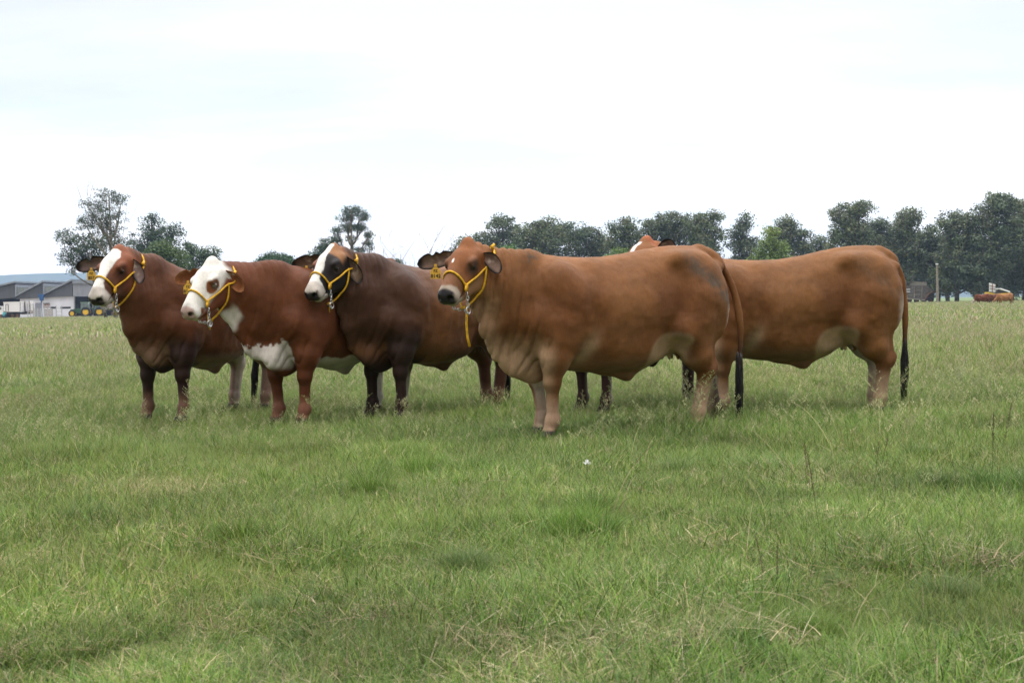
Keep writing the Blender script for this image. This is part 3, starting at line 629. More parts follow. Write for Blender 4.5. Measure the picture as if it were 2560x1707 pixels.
def wheel(parent, x, z, r, w, y, tyre, rim, nm='wheel'):
    t_ = MB(); n = 20; prof = [(r * .62, -w / 2), (r * .93, -w / 2), (r, -w * .32), (r, w * .32), (r * .93, w / 2), (r * .62, w / 2)]
    vs = [(x + q * cos(2 * pi * i / n), y + v_, z + q * sin(2 * pi * i / n)) for i in range(n) for q, v_ in prof]; k = len(prof)
    t_.add(vs, [(i * k + j, i * k + (j + 1) % k, ((i + 1) % n) * k + (j + 1) % k, ((i + 1) % n) * k + j) for i in range(n) for j in range(k)])
    wo = t_.build(nm, tyre, parent, True)
    m_ = MB(); m_.bar((x, y - w * .30, z), (x, y + w * .30, z), r * .62, n); m_.bar((x, y - w * .42, z), (x, y + w * .42, z), r * .2, 10); m_.build('rim', rim, wo)
    return wo
M_TYRE = mat('tyre_rubber', (.025, .025, .024), .85, noise=.2, nscale=5)
M_YEL = mat('yellow_paint', (.72, .45, .02), .5, noise=.08)
M_GRN = mat('green_paint', (.020, .075, .030), .45, noise=.1, spec=.5)
M_GLASS = mat('cab_glass', (.13, .17, .17), .12, noise=.1, spec=.8)
M_WHT = mat('white_paint', (.72, .72, .72), .5, noise=.05)
M_BLK = mat('black_chassis', (.03, .03, .03), .7, noise=.1)
def tractor(px, D, label, face=-1, sc=1.0):
    f_ = onground(px, D); r_ = empty('tractor', (f_.x, D, 0), 0, sc); s = face
    mb = MB(); mb.prism([(s * .3, .75), (s * 2.3, .75), (s * 2.55, 1.0), (s * 2.5, 1.45), (s * 1.0, 1.72), (s * .3, 1.72)], -.42, .42); mb.prism([(s * -.9, .6), (s * .5, .6), (s * .5, 1.2), (s * -.9, 1.2)], -.5, .5)
    mb.prism([(s * -1.35, 1.35), (s * -.2, 1.35), (s * -.05, 1.75), (s * -.3, 1.95), (s * -1.1, 1.95)], -1.0, -.55); mb.prism([(s * -1.35, 1.35), (s * -.2, 1.35), (s * -.05, 1.75), (s * -.3, 1.95), (s * -1.1, 1.95)], .55, 1.0)
    b_o = mb.build('body', M_GRN, r_)
    mb = MB(); mb.prism([(s * 1.9, 1.0), (s * 2.56, 1.0), (s * 2.52, 1.35), (s * 1.9, 1.4)], -.43, .43); 
    mb = MB(); mb.prism([(s * .35, 1.3), (s * .25, 2.75), (s * -1.05, 2.75), (s * -1.15, 1.3)], -.68, .68); cb_ = mb.build('cab', M_GLASS, r_)
    mb = MB(); mb.prism([(s * .4, 2.76), (s * .35, 2.92), (s * -1.15, 2.92), (s * -1.2, 2.76)], -.78, .78); mb.build('roof', mat('cab_roof', (.16, .26, .19), .5, noise=.1), cb_)
    for (xa_, xb) in ((.36, .27), (-.25, -.25), (-1.14, -1.04)):
        [MB().bar((s * xa_, y, 1.3), (s * xb, y, 2.76), .045, 6).build('pillar', M_GRN, cb_) for y in (-.7, .7)]
    mb = MB(); mb.bar((s * .85, -.35, 1.6), (s * .85, -.35, 2.55), .05, 8); mb.build('exhaust', M_BLK, r_)
    for y in (-.85, .85): wheel(r_, s * -.75, .98, .98, .48, y, M_TYRE, M_YEL); wheel(r_, s * 2.0, .70, .70, .38, y * .95, M_TYRE, M_YEL)
    return tag(r_, label, 'tractor', 'tractors parked at the farm shed')
tractor(209, 256, 'green tractor with yellow wheels parked in front, nearest the white wall')
tractor(243, 261, 'green tractor half behind the front one, under the leftmost cow muzzle')
# low implement right of tractors
im = empty('farm_implement', (onground(270, 262).x, 262, 0)); mb = MB(); mb.prism([(-1.4, 1.2), (1.6, 1.3), (1.3, 2.6), (-1.2, 2.7)], -.9, .9); mb.build('hopper', M_WOOD, im)
mb = MB(); mb.box(-2.2, -.7, .75, 2.4, .7, 1.15); mb.build('frame', M_BLK, im)
for x in (-1.2, 1.3): wheel(im, x, .5, .5, .35, -.8, M_TYRE, M_RUST)
tag(im, 'low seeding implement with a pale hopper right of the tractors', 'implement')

# truck with box body
tk = empty('box_truck', (onground(30, 250).x, 250, 0)); D_ = 250.0; ox = tk.location.x
def tp(px, py): p = at(px, py, D_); return (p.x - ox, p.z)
mb = MB(); mb.prism([tp(9, 756), tp(51, 755), tp(51, 780), tp(9, 781)], 0, 2.4); bxo = mb.build('box', M_WHT, tk)
mb = MB(); mb.prism([tp(8, 755), tp(52, 754), tp(52, 756), tp(8, 757)], -.06, 2.46); mb.build('roof', mat('pale_roof', (.78, .78, .78), .5, noise=.04), bxo)
mb = MB(); mb.prism([tp(15, 761), tp(21, 761), tp(21, 779), tp(15, 779)], -.05, -.01); mb.build('door', M_WHT, bxo)
mb = MB(); [mb.bar((tp(a, b)[0], -.08, tp(a, b)[1]), (tp(c, d)[0], -.08, tp(c, d)[1]), .05, 4) for a, b, c, d in ((15, 761, 21, 761), (15, 761, 15, 779), (21, 761, 21, 779), (51, 756, 51, 780), (9, 780, 51, 780))]; mb.build('edge_trim', M_BLK, bxo)
mb = MB(); mb.prism([tp(-9, 766), tp(-1, 765), tp(6, 765), tp(7, 786), tp(-9, 786)], .1, 2.2); cbo = mb.build('cab', M_WHT, tk)
mb = MB(); mb.prism([tp(-7, 768), tp(3, 767), tp(3, 774), tp(-7, 775)], .04, .09); mb.build('window', M_GLASS, cbo)
mb = MB(); mb.prism([tp(-8, 783), tp(68, 780), tp(68, 785), tp(-8, 787)], .4, 2.0); mb.build('chassis', M_BLK, tk)
for px in (0, 30, 42): wheel(tk, tp(px, 787)[0], .5, .5, .3, .35, M_TYRE, M_RUST)
tag(tk, 'white box truck at the left edge in front of the shed', 'truck')
pn = empty('white_container', (onground(61, 252).x, 252, 0)); ox = pn.location.x; D_ = 252.0
mb = MB(); mb.prism([tp(53, 755), tp(73, 751.5), tp(75, 777), tp(54, 779)], 0, 2.2); mb.build('wall', mat('offwhite_panel', (.62, .60, .62), .6, noise=.06), pn)
mb = MB(); [mb.bar((tp(a, b)[0], -.05, tp(a, b)[1]), (tp(c, d)[0], -.05, tp(c, d)[1]), .07, 4) for a, b, c, d in ((62, 753, 63.5, 778), (73, 751.5, 75, 777), (53, 755, 54, 779))]; mb.build('frame', M_BLK, pn)
mb = MB(); mb.prism([tp(52, 779), tp(76, 777), tp(74, 783), tp(54, 786)], .2, 1.8); mb.build('base', M_RUST, pn); tag(pn, 'open white container on a rusty base right of the truck', 'container')
# stack of junk and pallets by the wall
jk = empty('pallet_pile', (onground(118, 262).x, 262, 0)); ox = jk.location.x; D_ = 262.0
for i, (a, b, c, d, mt_) in enumerate(((110, 757, 122, 760, M_BLK), (111, 760, 123, 765, M_RUST), (110, 766, 122, 770, M_WOOD), (112, 772, 130, 790, M_WOOD))):
    mb = MB(); x0_, z1_ = tp(a, b); x1_, z0_ = tp(c, d); n = 4
    for k in range(n): mb.box(x0_, -.6, z0_ + (z1_ - z0_) * (k / n), x1_, .6, z0_ + (z1_ - z0_) * ((k + .72) / n))
    mb.build('pallet', mt_, jk)
tag(jk, 'pile of pallets and scrap against the white wall under the blue chute', 'pile')
# rail pens
def pen(px0, px1, D, z1, label, n=5, posts=5, name='rail_fence'):
    a, b = onground(px0, D).x, onground(px1, D).x; r_ = empty(name, (a, D, 0)); L_ = b - a
    mb = MB(); [MB().bar((0, 0, z1 * (k + .6) / n), (L_, 0, z1 * (k + .6) / n), .045, 5).build('rail', M_STEEL, r_) for k in range(n)]
    for k in range(posts):
        mb = MB(); x = L_ * k / (posts - 1); mb.bar((x, 0, -.1), (x, 0, z1 + .12), .09, 6); mb.build('post', M_STEEL, r_)
    return tag(r_, label, 'fence')
pen(70, 84, 238, 2.6, 'tall steel rail gate left of the low pen', 6, 3, 'steel_gate'); pen(86, 128, 240, 1.7, 'low steel rail pen before the white shed wall', 5, 6)
pen(141, 155, 243, 2.1, 'short rail section left of the tractors', 3, 2)
# crouching person in cyan top
def person(px, D, label):
    f_ = onground(px, D); sk_ = bpy.data.meshes.new('body')
    J = [(0, 0, .52), (.05, -.12, .80), (.02, -.20, 1.08), (.0, -.26, 1.20), (-.02, -.30, 1.32), (.17, -.18, 1.05), (.24, -.38, .85), (.16, -.56, .78), (-.17, -.18, 1.05), (-.24, -.38, .85), (-.14, -.56, .78),
         (.13, -.04, .50), (.20, -.42, .52), (.18, -.26, .10), (.18, -.44, .05), (-.13, -.04, .50), (-.20, -.42, .52), (-.18, -.26, .10), (-.18, -.44, .05)]
    E = [(0, 1), (1, 2), (2, 3), (3, 4), (2, 5), (5, 6), (6, 7), (2, 8), (8, 9), (9, 10), (0, 11), (11, 12), (12, 13), (13, 14), (0, 15), (15, 16), (16, 17), (17, 18)]
    Rr = [.16, .17, .17, .07, .11, .07, .05, .04, .07, .05, .04, .11, .085, .055, .045, .11, .085, .055, .045]
    sk_.from_pydata(J, [], []); sk_.edges.add(len(E)); sk_.edges.foreach_set('vertices', [i for e in E for i in e]); sk_.update()
    o = bpy.data.objects.new('person', sk_); COL.objects.link(o); o.location = (f_.x, D, 0); o.rotation_euler = (0, 0, 1.2)
    m_ = o.modifiers.new('skin', 'SKIN'); sk_.skin_vertices.new() if not sk_.skin_vertices else None
    for i, v in enumerate(sk_.skin_vertices[0].data): v.radius = (Rr[i], Rr[i]); v.use_root = (i == 0)
    o.modifiers.new('sub', 'SUBSURF').levels = 1; bpy.context.view_layer.update()
    me = bpy.data.meshes.new_from_object(o.evaluated_get(bpy.context.evaluated_depsgraph_get())); o.modifiers.clear(); o.data = me
    me.materials.clear(); me.materials.append(mat('cyan_top', (.10, .48, .58), .8, noise=.1)); me.materials.append(mat('dark_trousers', (.03, .05, .09), .8)); me.materials.append(mat('skin', (.16, .08, .05), .6))
    for p in me.polygons:
        z = p.center.z; y = p.center.y; p.material_index = 2 if (z > 1.17 or y < -.5 and z > .6) else (1 if z < .56 else 0); p.use_smooth = True
    mb = MB(); n = 10; c = (-.02, -.30, 1.40)
    vs = [(c[0] + .115 * sin(pi * i / n) * cos(2 * pi * j / n), c[1] + .115 * sin(pi * i / n) * sin(2 * pi * j / n), c[2] + .115 * cos(pi * i / n)) for i in range(n // 2 + 2) for j in range(n)]
    mb.add(vs, [(i * n + j, (i + 1) * n + j, (i + 1) * n + (j + 1) % n, i * n + (j + 1) % n) for i in range(n // 2 + 1) for j in range(n)]); mb.build('cap', mat('pale_cap', (.55, .75, .78), .8), o, True)
    return tag(o, label, 'person')
person(8, 205, 'person in a cyan top crouching at the left edge by the truck')

# ------------------------------------------------------------------ right side: wagon, pole, trailer
wg = empty('old_wagon', (onground(2300, 225).x, 225, 0)); ox = wg.location.x; D_ = 225.0
M_GREYB = mat('grey_boards', (.17, .145, .13), .9, noise=.25, nscale=2, stretch=(1, 1, 5)); M_PALEP = mat('pale_panel', (.32, .29, .24), .8, noise=.1, nscale=1)
mb = MB(); mb.prism([tp(2240, 727), tp(2262, 714), tp(2318, 714), tp(2334, 725), tp(2312, 748), tp(2240, 744)], 0, 2.3); mb.build('side_panel', M_GREYB, wg)
mb = MB(); mb.prism([tp(2277, 703), tp(2320, 705), tp(2320, 716), tp(2277, 716)], .6, .8); mb.build('head_panel', M_PALEP, wg)
for a, b in ((2264, 2275), (2264, 2275)): pass
for yy in (722, 728): mb = MB(); mb.prism([tp(2262, yy), tp(2275, yy), tp(2275, yy + 2.6), tp(2262, yy + 2.6)], -.1, -.04); mb.build('marker_board', M_WHT, wg)
mb = MB(); pts_ = [tp(*q) for q in ((2311, 748), (2315, 740), (2322, 732), (2331, 728), (2341, 727))]; mb.prism(pts_ + [(x, z - .28) for x, z in pts_[::-1]], -.25, 2.5); mb.build('mudguard', mat('faded_red', (.26, .15, .11), .8, noise=.2), wg)
mb = MB()
for x in (2286, 2305): mb.bar((tp(x, 716)[0], -.08, tp(x, 716)[1]), (tp(x - 1, 744)[0], -.08, tp(x - 1, 744)[1]), .07, 4)
for y in (726, 736): mb.bar((tp(2283, y)[0], -.08, tp(2283, y)[1]), (tp(2306, y)[0], -.08, tp(2306, y)[1]), .05, 4)
mb.bar((tp(2255, 745)[0], -.1, tp(2255, 745)[1]), (tp(2312, 750)[0], -.1, tp(2312, 750)[1]), .14, 4)
for x in range(2268, 2304, 9): mb.bar((tp(x, 737)[0], -.08, tp(x, 737)[1]), (tp(x + 6, 737)[0], -.08, tp(x + 6, 737)[1]), .05, 4); mb.bar((tp(x, 737)[0], -.08, tp(x, 737)[1]), (tp(x, 743)[0], -.08, tp(x, 743)[1]), .05, 4)
mb.build('frame', M_PALEP, wg)
mb = MB(); mb.prism([tp(2312, 749), tp(2322, 735), tp(2338, 730), tp(2336, 752), tp(2314, 752)], .3, 2.0); mb.build('axle_box', M_GREYB, wg)
for px in (2274, 2292, 2328): wheel(wg, tp(px, 752)[0], .45, .45, .3, .2, M_TYRE, M_RUST)
tag(wg, 'old brown wagon with a curved mudguard beyond the tan cow tail', 'wagon')
po = empty('wooden_pole', (onground(2344, 205).x, 205, 0)); tz = at(2344, 659, 205).z
mb = MB(); mb.bar((0, 0, -.2), (-.05, 0, tz), .22, 10, .15); mb.build('post', M_WOOD, po); mb = MB(); mb.bar((-.28, -.1, tz - .1), (.1, -.1, tz - .1), .09, 6); mb.build('insulator', M_WHT, po)
tag(po, 'bare wooden pole between the wagon and the cattle', 'pole')
yt = empty('yellow_trailer', (onground(2500, 200).x, 200, 0)); ox = yt.location.x; D_ = 200.0
mb = MB(); mb.prism([tp(2472, 730), tp(2488, 734), tp(2526, 732), tp(2527, 743), tp(2472, 746)], 0, 1.8); mb.build('body', M_YEL, yt)
mb = MB(); mb.prism([tp(2488, 733), tp(2497, 723), tp(2513, 724), tp(2524, 731)], .2, 1.6); mb.build('load', mat('dark_load', (.05, .045, .04), .95, noise=.3), yt)
mb = MB(); mb.prism([tp(2472.5, 707), tp(2488, 711), tp(2488, 730), tp(2472.5, 729)], -.1, 0); pnl = mb.build('panel', M_WHT, yt)
mb = MB(); [mb.bar((tp(a, b)[0], -.14, tp(a, b)[1]), (tp(c, d)[0], -.14, tp(c, d)[1]), .05, 4) for a, b, c, d in ((2480, 709, 2480, 730), (2473, 714, 2488, 717), (2473, 721, 2488, 723))]; mb.build('frame', mat('maroon_bar', (.2, .04, .05), .6), pnl)
mb = MB(); mb.bar((tp(2488, 722)[0], -.1, tp(2488, 722)[1]), (tp(2500, 722)[0], -.1, tp(2500, 722)[1]), .07, 5); mb.bar((tp(2500, 722)[0], -.1, tp(2500, 722)[1]), (tp(2524, 730)[0], -.1, tp(2524, 730)[1]), .12, 5); mb.build('rail', M_WHT, yt)
for px in (2482, 2512): wheel(yt, tp(px, 748)[0], .5, .5, .3, .1, M_TYRE, M_RUST)
tag(yt, 'yellow trailer with a white panel standing behind the far cattle', 'trailer')
# ------------------------------------------------------------------ cattle: one implicit surface per animal
def smin(a, b, k):
    h = np.clip(0.5 + 0.5 * (b - a) / k, 0, 1); return b * (1 - h) + a * h - k * h * (1 - h)
def smax(a, b, k): return -smin(-a, -b, k)
def rcone(X, Y, Z, a, b, ra, rb, sy=1.0):
    bx, by, bz = b[0] - a[0], b[1] - a[1], b[2] - a[2]
    px, py, pz = X - a[0], Y - a[1], Z - a[2]
    t = np.clip((px * bx + py * by + pz * bz) / (bx * bx + by * by + bz * bz + 1e-9), 0, 1)
    dx, dy, dz = px - t * bx, (py - t * by) / sy, pz - t * bz
    return (np.sqrt(dx * dx + dy * dy + dz * dz) - (ra + (rb - ra) * t)) * min(1.0, sy ** 0.5)
def ell(X, Y, Z, c, r, ang=0.0):
    x, y, z = X - c[0], Y - c[1], Z - c[2]
    if ang: x, z = x * cos(ang) + z * sin(ang), -x * sin(ang) + z * cos(ang)
    k0 = np.sqrt((x / r[0]) ** 2 + (y / r[1]) ** 2 + (z / r[2]) ** 2)
    k1 = np.sqrt((x / r[0] ** 2) ** 2 + (y / r[1] ** 2) ** 2 + (z / r[2] ** 2) ** 2) + 1e-6
    return k0 * (k0 - 1) / k1

def head_sdf(x, y, z, hs):
    ay = np.abs(y)
    d = ell(x, y, z, (.135, 0, -.125), (.130, .090, .115))
    d = smin(d, ell(x, y, z, (.15, 0, -.078), (.135, .108, .07)), .03)
    d = smin(d, ell(x, y, z, (.020, 0, -.046), (.056, .047 * hs.get('poll', 1), .048 * hs.get('poll', 1))), .05)
    d = smin(d, ell(x, ay, z, (.065, .070, -.105), (.036, .028, .036)), .03)           # base of horn / ear
    d = smin(d, rcone(x, y, z, (.18, 0, -.095), (.43, 0, -.088), .086, .062, .98), .04)
    d = smin(d, rcone(x, y, z, (.16, 0, -.045), (.44, 0, -.058), .045, .036, 1.1), .03)
    d = smin(d, ell(x, y, z, (.472, 0, -.092), (.058, .066, .054), .15), .035)     # muzzle
    d = smin(d, ell(x, ay, z, (.46, .032, -.113), (.05, .030, .034)), .02)          # upper lip
    d = smin(d, rcone(x, ay, z, (.15, .048, -.222), (.40, .024, -.155), .062, .040), .04)
    d = smin(d, ell(x, ay, z, (.155, .060, -.185), (.125, .042, .098), -.22), .04)   # cheek muscle
    d = smin(d, ell(x, y, z, (.445, 0, -.155), (.048, .040, .028)), .02)            # lower lip
    d = smin(d, rcone(x, ay, z, (.20, .085, -.115), (.34, .062, -.115), .020, .010), .03)   # facial crest
    d = smin(d, ell(x, ay, z, (.185, .098, -.05), (.042, .020, .020), .3), .025)    # brow
    d = smax(d, -ell(x, ay, z, (.215, .118, -.083), (.026, .019, .019)), .012)      # eye socket
    d = smin(d, rcone(x, ay, z, (.185, .102, -.083), (.218, .108, -.066), .009, .012), .006)  # lids
    d = smin(d, rcone(x, ay, z, (.188, .103, -.094), (.235, .100, -.101), .0085, .007), .006)
    d = smin(d, ell(x, ay, z, (.487, .030, -.088), (.040, .040, .046), .1), .02)    # blunt nose pad
    d = smax(d, -ell(x, ay, z, (.520, .047, -.070), (.028, .013, .016), .5), .008)  # nostril
    d = smax(d, -(np.sqrt((z + .136 + .10 * np.maximum(0, .44 - x)) ** 2 + (np.minimum(0, x - .37)) ** 2) - .0045), .008)  # mouth
    return d

class Cow:
    def __init__(s, sp, vox=0.0105):
        s.sp = sp
        P = np.array(sp.get('poll', (1.17, 0, 1.43)), float)
        pit, yaw, roll = (radians(a) for a in sp.get('head', (50, 8, 0)))
        f = np.array([cos(pit) * cos(yaw), cos(pit) * sin(yaw), -sin(pit)])
        l0 = np.array([-sin(yaw), cos(yaw), 0.0]); n0 = np.cross(f, l0)
        l = l0 * cos(roll) + n0 * sin(roll); n = np.cross(f, l)
        s.P, s.f, s.l, s.n = P, f, l, n; s.hsc = sp.get('hscale', 1.0); s.hz = sp.get('hdeep', 1.17)
        s.hs = sp.get('hs', {})
        x0, x1, y0, y1, z0, z1 = sp.get('box', (-1.08, 1.66, -.46, .46, -.03, 1.62))
        s.ax = np.arange(x0, x1, vox, dtype=np.float32); s.ay = np.arange(y0, y1, vox, dtype=np.float32); s.az = np.arange(z0, z1, vox, dtype=np.float32)
        s.vox = vox
        s.F = np.full((len(s.ax), len(s.ay), len(s.az)), 0.3, np.float32)
        s.shape()
    def hp(s, x, y, z):
        q = s.P + (s.f * x + s.l * y + s.n * (z * s.hz)) * s.hsc; return tuple(q)
    def toh(s, X, Y, Z):
        dx, dy, dz = X - s.P[0], Y - s.P[1], Z - s.P[2]; k = 1 / s.hsc
        return ((dx * s.f[0] + dy * s.f[1] + dz * s.f[2]) * k, (dx * s.l[0] + dy * s.l[1] + dz * s.l[2]) * k, (dx * s.n[0] + dy * s.n[1] + dz * s.n[2]) * k / s.hz)
    def ap(s, lo, hi, fn, k, op='add'):
        i = [slice(max(0, int(np.searchsorted(A, a)) - 1), int(np.searchsorted(A, b)) + 1) for A, a, b in zip((s.ax, s.ay, s.az), lo, hi)]
        X = s.ax[i[0]][:, None, None]; Y = s.ay[i[1]][None, :, None]; Z = s.az[i[2]][None, None, :]
        if X.size == 0 or Y.size == 0 or Z.size == 0: return
        d = fn(X, Y, Z); sub = s.F[i[0], i[1], i[2]]
        s.F[i[0], i[1], i[2]] = smin(sub, d, k) if op == 'add' else smax(sub, -d, k)
    def rc(s, a, b, ra, rb, sy=1.0, k=.05):
        m_ = max(ra, rb) * max(1, sy) + k + .06
        s.ap([min(a[i], b[i]) - m_ for i in range(3)], [max(a[i], b[i]) + m_ for i in range(3)],
             lambda X, Y, Z: rcone(X, Y, Z, a, b, ra, rb, sy), k)
    def el(s, c, r, k=.05, ang=0.0, op='add'):
        R_ = max(r) + k + .05
        s.ap([q - R_ for q in c], [q + R_ for q in c], lambda X, Y, Z: ell(X, Y, Z, c, r, ang), k, op)
    def shape(s):
        sp = s.sp; bend = sp.get('bend', 0.0); fat = sp.get('fat', 1.0)
        TX = [-.90, -.865, -.815, -.733, -.634, -.535, -.37, -.205, -.04, .125, .29, .455, .60, .75, .90, 1.02]
        TZ = [1.10, 1.180, 1.275, 1.350, 1.385, 1.388, 1.372, 1.340, 1.305, 1.285, 1.280, 1.288, 1.305, 1.315, 1.290, 1.25]
        if 'top' in sp: TZ = [a + b for a, b in zip(TZ, np.interp(TX, *sp['top']))]
        BX = [-.90, -.84, -.70, -.55, -.45, -.33, -.2, -.05, .1, .3, .45, .6, .75, .88, 1.02]
        BZ = [1.02, .88, .76, .70, .665, .615, .55, .498, .480, .475, .48, .475, .53, .66, .86]
        if 'bot' in sp: BZ = [a + b for a, b in zip(BZ, np.interp(BX, *sp['bot']))]
        WX = [-.90, -.84, -.74, -.60, -.45, -.25, 0, .2, .4, .55, .7, .85, 1.02]
        WY = [.05, .125, .19, .235, .265, .305, .335, .335, .300, .255, .20, .145, .095]
        ax = s.ax
        k_ = np.hanning(9); k_ /= k_.sum()
        def ip(x, y):
            v = np.interp(ax, x, y); return np.convolve(np.pad(v, 4, mode='edge'), k_, 'valid').astype(np.float32)
        zt, zb, w = ip(TX, TZ), ip(BX, BZ), ip(WX, WY) * fat * .95
        yc = bend * np.maximum(0, ax - .65) ** 1.3
        zt, zb, w, yc = (v[:, None, None] for v in (zt, zb, w, yc))
        X = ax[:, None, None]; Y = s.ay[None, :, None]; Z = s.az[None, None, :]
        zc = zb + (zt - zb) * .46
        hh = np.where(Z > zc, zt - zc, zc - zb)
        t = (Z - zc) / hh
        frt = smooth(.15, .55, X); ww = w * (1 - .25 * np.clip(t, 0, 1) ** 1.5) * (1 - (.10 + .28 * frt) * np.clip(-t, 0, 1) ** 1.6)
        f_ = (np.abs((Y - yc) / ww) ** 2.35 + np.abs(t) ** 2.35) ** (1 / 2.35)
        d = (f_ - 1) * np.minimum(np.minimum(ww, hh), .3) * .95
        d = np.maximum(d, np.maximum(X - 1.02, -.90 - X))
        s.F = np.minimum(s.F, d.astype(np.float32))
        # pelvis, hooks, pins, thighs
        for q in (-1, 1):
            s.el((-.43, .185 * q, 1.262), (.075, .05, .045), .10)
            s.el((-.825, .090 * q, 1.205), (.05, .04, .045), .05)
            s.el((-.63, .145 * q, .99), (.225, .140, .32), .10, -.12)
            s.el((-.72, .135 * q, .86), (.14, .105, .22), .10)
            s.el((-.22, .375 * q, 1.13), (.13, .085, .095), .09, 0, 'sub'); s.el((-.415, .335 * q, .93), (.035, .055, .17), .06, .12, 'sub')        # flank hollow
            s.el((.48, .180 * q, .98), (.13, .115, .24), .12, -.35)             # shoulder
            s.el((.66, .135 * q, .83), (.11, .105, .12), .09)                    # point of shoulder
            s.el((.52, .185 * q, .72), (.13, .095, .15), .08)                    # upper arm
            s.el((.30, .350 * q, .82), (.045, .055, .22), .07, -.2, 'sub')         # crease behind shoulder
        s.el((.0, 0, .62), (.42, .26, .16), .10)
        fl, fr, hl, hr = sp.get('legs', ((0, 0), (0, 0), (0, 0), (0, 0)))
        th = sp.get('legr', 1.0)
        for q, (dx, dy) in ((1, fl), (-1, fr)):
            y0 = .178 * q; y1 = .150 * q + dy
            kn = (.605 + dx * .55, (y0 + y1) / 2, .405); ft = (.598 + dx, y1, .135)
            s.rc((.53, y0 * 1.02, .79), (.585 + dx * .25, y0, .57), .150, .112 * th, .82, .05)
            s.rc((.585 + dx * .25, y0, .57), kn, .110 * th, .058 * th, .9, .035)
            s.el(kn, (.060 * th, .055 * th, .062), .03)
            s.rc(kn, ft, .048 * th, .042 * th, 1, .03)
            s.el(ft, (.052, .046, .045), .03)
            s.rc(ft, (.63 + dx, y1, .06), .042, .046, 1, .03)
            for e_ in (-1, 1): s.rc((.632 + dx, y1 + .024 * e_, .055), (.655 + dx, y1 + .026 * e_, .018), .034, .034, 1, .008)
        for q, (dx, dy) in ((1, hl), (-1, hr)):
            y0 = .175 * q; y1 = .145 * q + dy
            st = (-.49 + dx * .25, y0 * 1.05, .73); hk = (-.715 + dx * .6, (y0 + y1) / 2, .435); ft = (-.685 + dx, y1, .14)
            s.rc((-.60, y0 * .9, .95), st, .16, .115, 1, .08)
            s.rc(st, (-.62 + dx * .6, y0, .555), .125, .098 * th, 1, .06)
            s.rc((-.62 + dx * .3, y0 * .9, .78), (-.665 + dx * .6, y0 * .95, .56), .135, .085 * th, 1, .07)
            s.rc((-.63 + dx * .6, y0, .555), hk, .095 * th, .062 * th, 1, .04)
            s.rc((-.75 + dx * .6, y0 * .9, .64), (-.775 + dx * .6, (y0 + y1) / 2, .475), .036, .028, 1, .04)   # Achilles tendon
            s.el((hk[0] - .020, hk[1], hk[2] + .01), (.076 * th, .054 * th, .072), .025); s.el((hk[0] - .075, hk[1], hk[2] + .045), (.026, .026, .03), .03)
            s.rc(hk, ft, .060 * th, .050 * th, 1, .03)
            s.el(ft, (.054, .046, .046), .03)
            s.rc(ft, (-.675 + dx, y1, .06), .042, .046, 1, .03)
            for e_ in (-1, 1): s.rc((-.67 + dx, y1 + .024 * e_, .055), (-.645 + dx, y1 + .026 * e_, .018), .034, .034, 1, .008)
        # flank fold joining stifle and belly, udder, navel flap
        for q in (-1, 1): s.rc((-.47, .20 * q, .74), (-.40, .19 * q, .70), .05, .03, .8, .06)
        for q in (-1, 1): s.el((-.345, .305 * q, .560), (.165, .150, .145), .045, .25, 'sub')
        s.el((-.45, 0, .645), (.15, .10, .07), .06)
        for tx, ty in ((-.50, .045), (-.50, -.045), (-.42, .05), (-.42, -.05)):
            s.rc((tx, ty, .60), (tx - .008, ty, .535), .017, .013, 1, .015)
        nv = sp.get('navel', 1.0)
        s.rc((.10, 0, .50), (-.08, 0, .50 - .055 * nv), .06, .05, .55, .06)
        s.rc((-.08, 0, .50 - .055 * nv), (-.26, 0, .55), .045, .05, .55, .06)
        s.rc((-.08, 0, .47), (-.10, 0, .47 - .055 * nv), .04, .022, .8, .04)
        # neck
        yb = lambda x: bend * max(0, x - .65) ** 1.3
        s.rc(s.hp(.045, 0, -.190), (.74, yb(.74), 1.225 + sp.get('crest', 0)), .062, .088, .9, .08)
        s.rc(s.hp(.05, 0, -.165), (.82, yb(.82), 1.05), .105, .185, .66, .08)
        s.rc(s.hp(.13, 0, -.215), (.88, yb(.88), .86), .070, .155, .62, .08)
        s.rc(s.hp(.05, 0, -.17), (.95, yb(.95) , 1.10), .10, .15, .72, .09)
        D0 = s.hp(.22, 0, -.25)
        dl = [D0, (.5 * D0[0] + .5 * 1.02, .5 * D0[1] + .5 * yb(1.0), .5 * D0[2] + .43), (.985, yb(.98), .80), (.90, yb(.9), .66), (.79, .004, .56), (.66, 0, .508), (.52, 0, .53)]
        dr = [.035, .05, .066, .082, .085, .08, .06]
        dsag = sp.get('dewlap', 0.0)
        dl = [(p[0] + dsag * w_, p[1] + .008 * (-1) ** i, p[2] - dsag * .8 * w_) for i, (p, w_) in enumerate(zip(dl, (0, .5, .9, 1, 1, .8, .2)))]
        for i in range(6): s.rc(dl[i], dl[i + 1], dr[i], dr[i + 1], .44, .06)
        # head
        c = s.hp(.24, 0, -.1); R_ = .44 * s.hsc
        def hf(X, Y, Z):
            return (head_sdf(*s.toh(X, Y, Z), s.hs) * s.hsc).astype(np.float32)
        s.ap([q - R_ for q in c], [q + R_ for q in c], hf, .035)
        # re-cut the face details softened by the blend
        # tail
        tp = sp.get('tail', [(-.72, 0, 1.325), (-.835, .0, 1.262), (-.905, .0, 1.13), (-.935, 0, .92), (-.94, .0, .70), (-.93, .0, .50)])
        trr = [.042, .032, .027, .024, .021, .018]; A_ = np.array(tp); dn_ = []
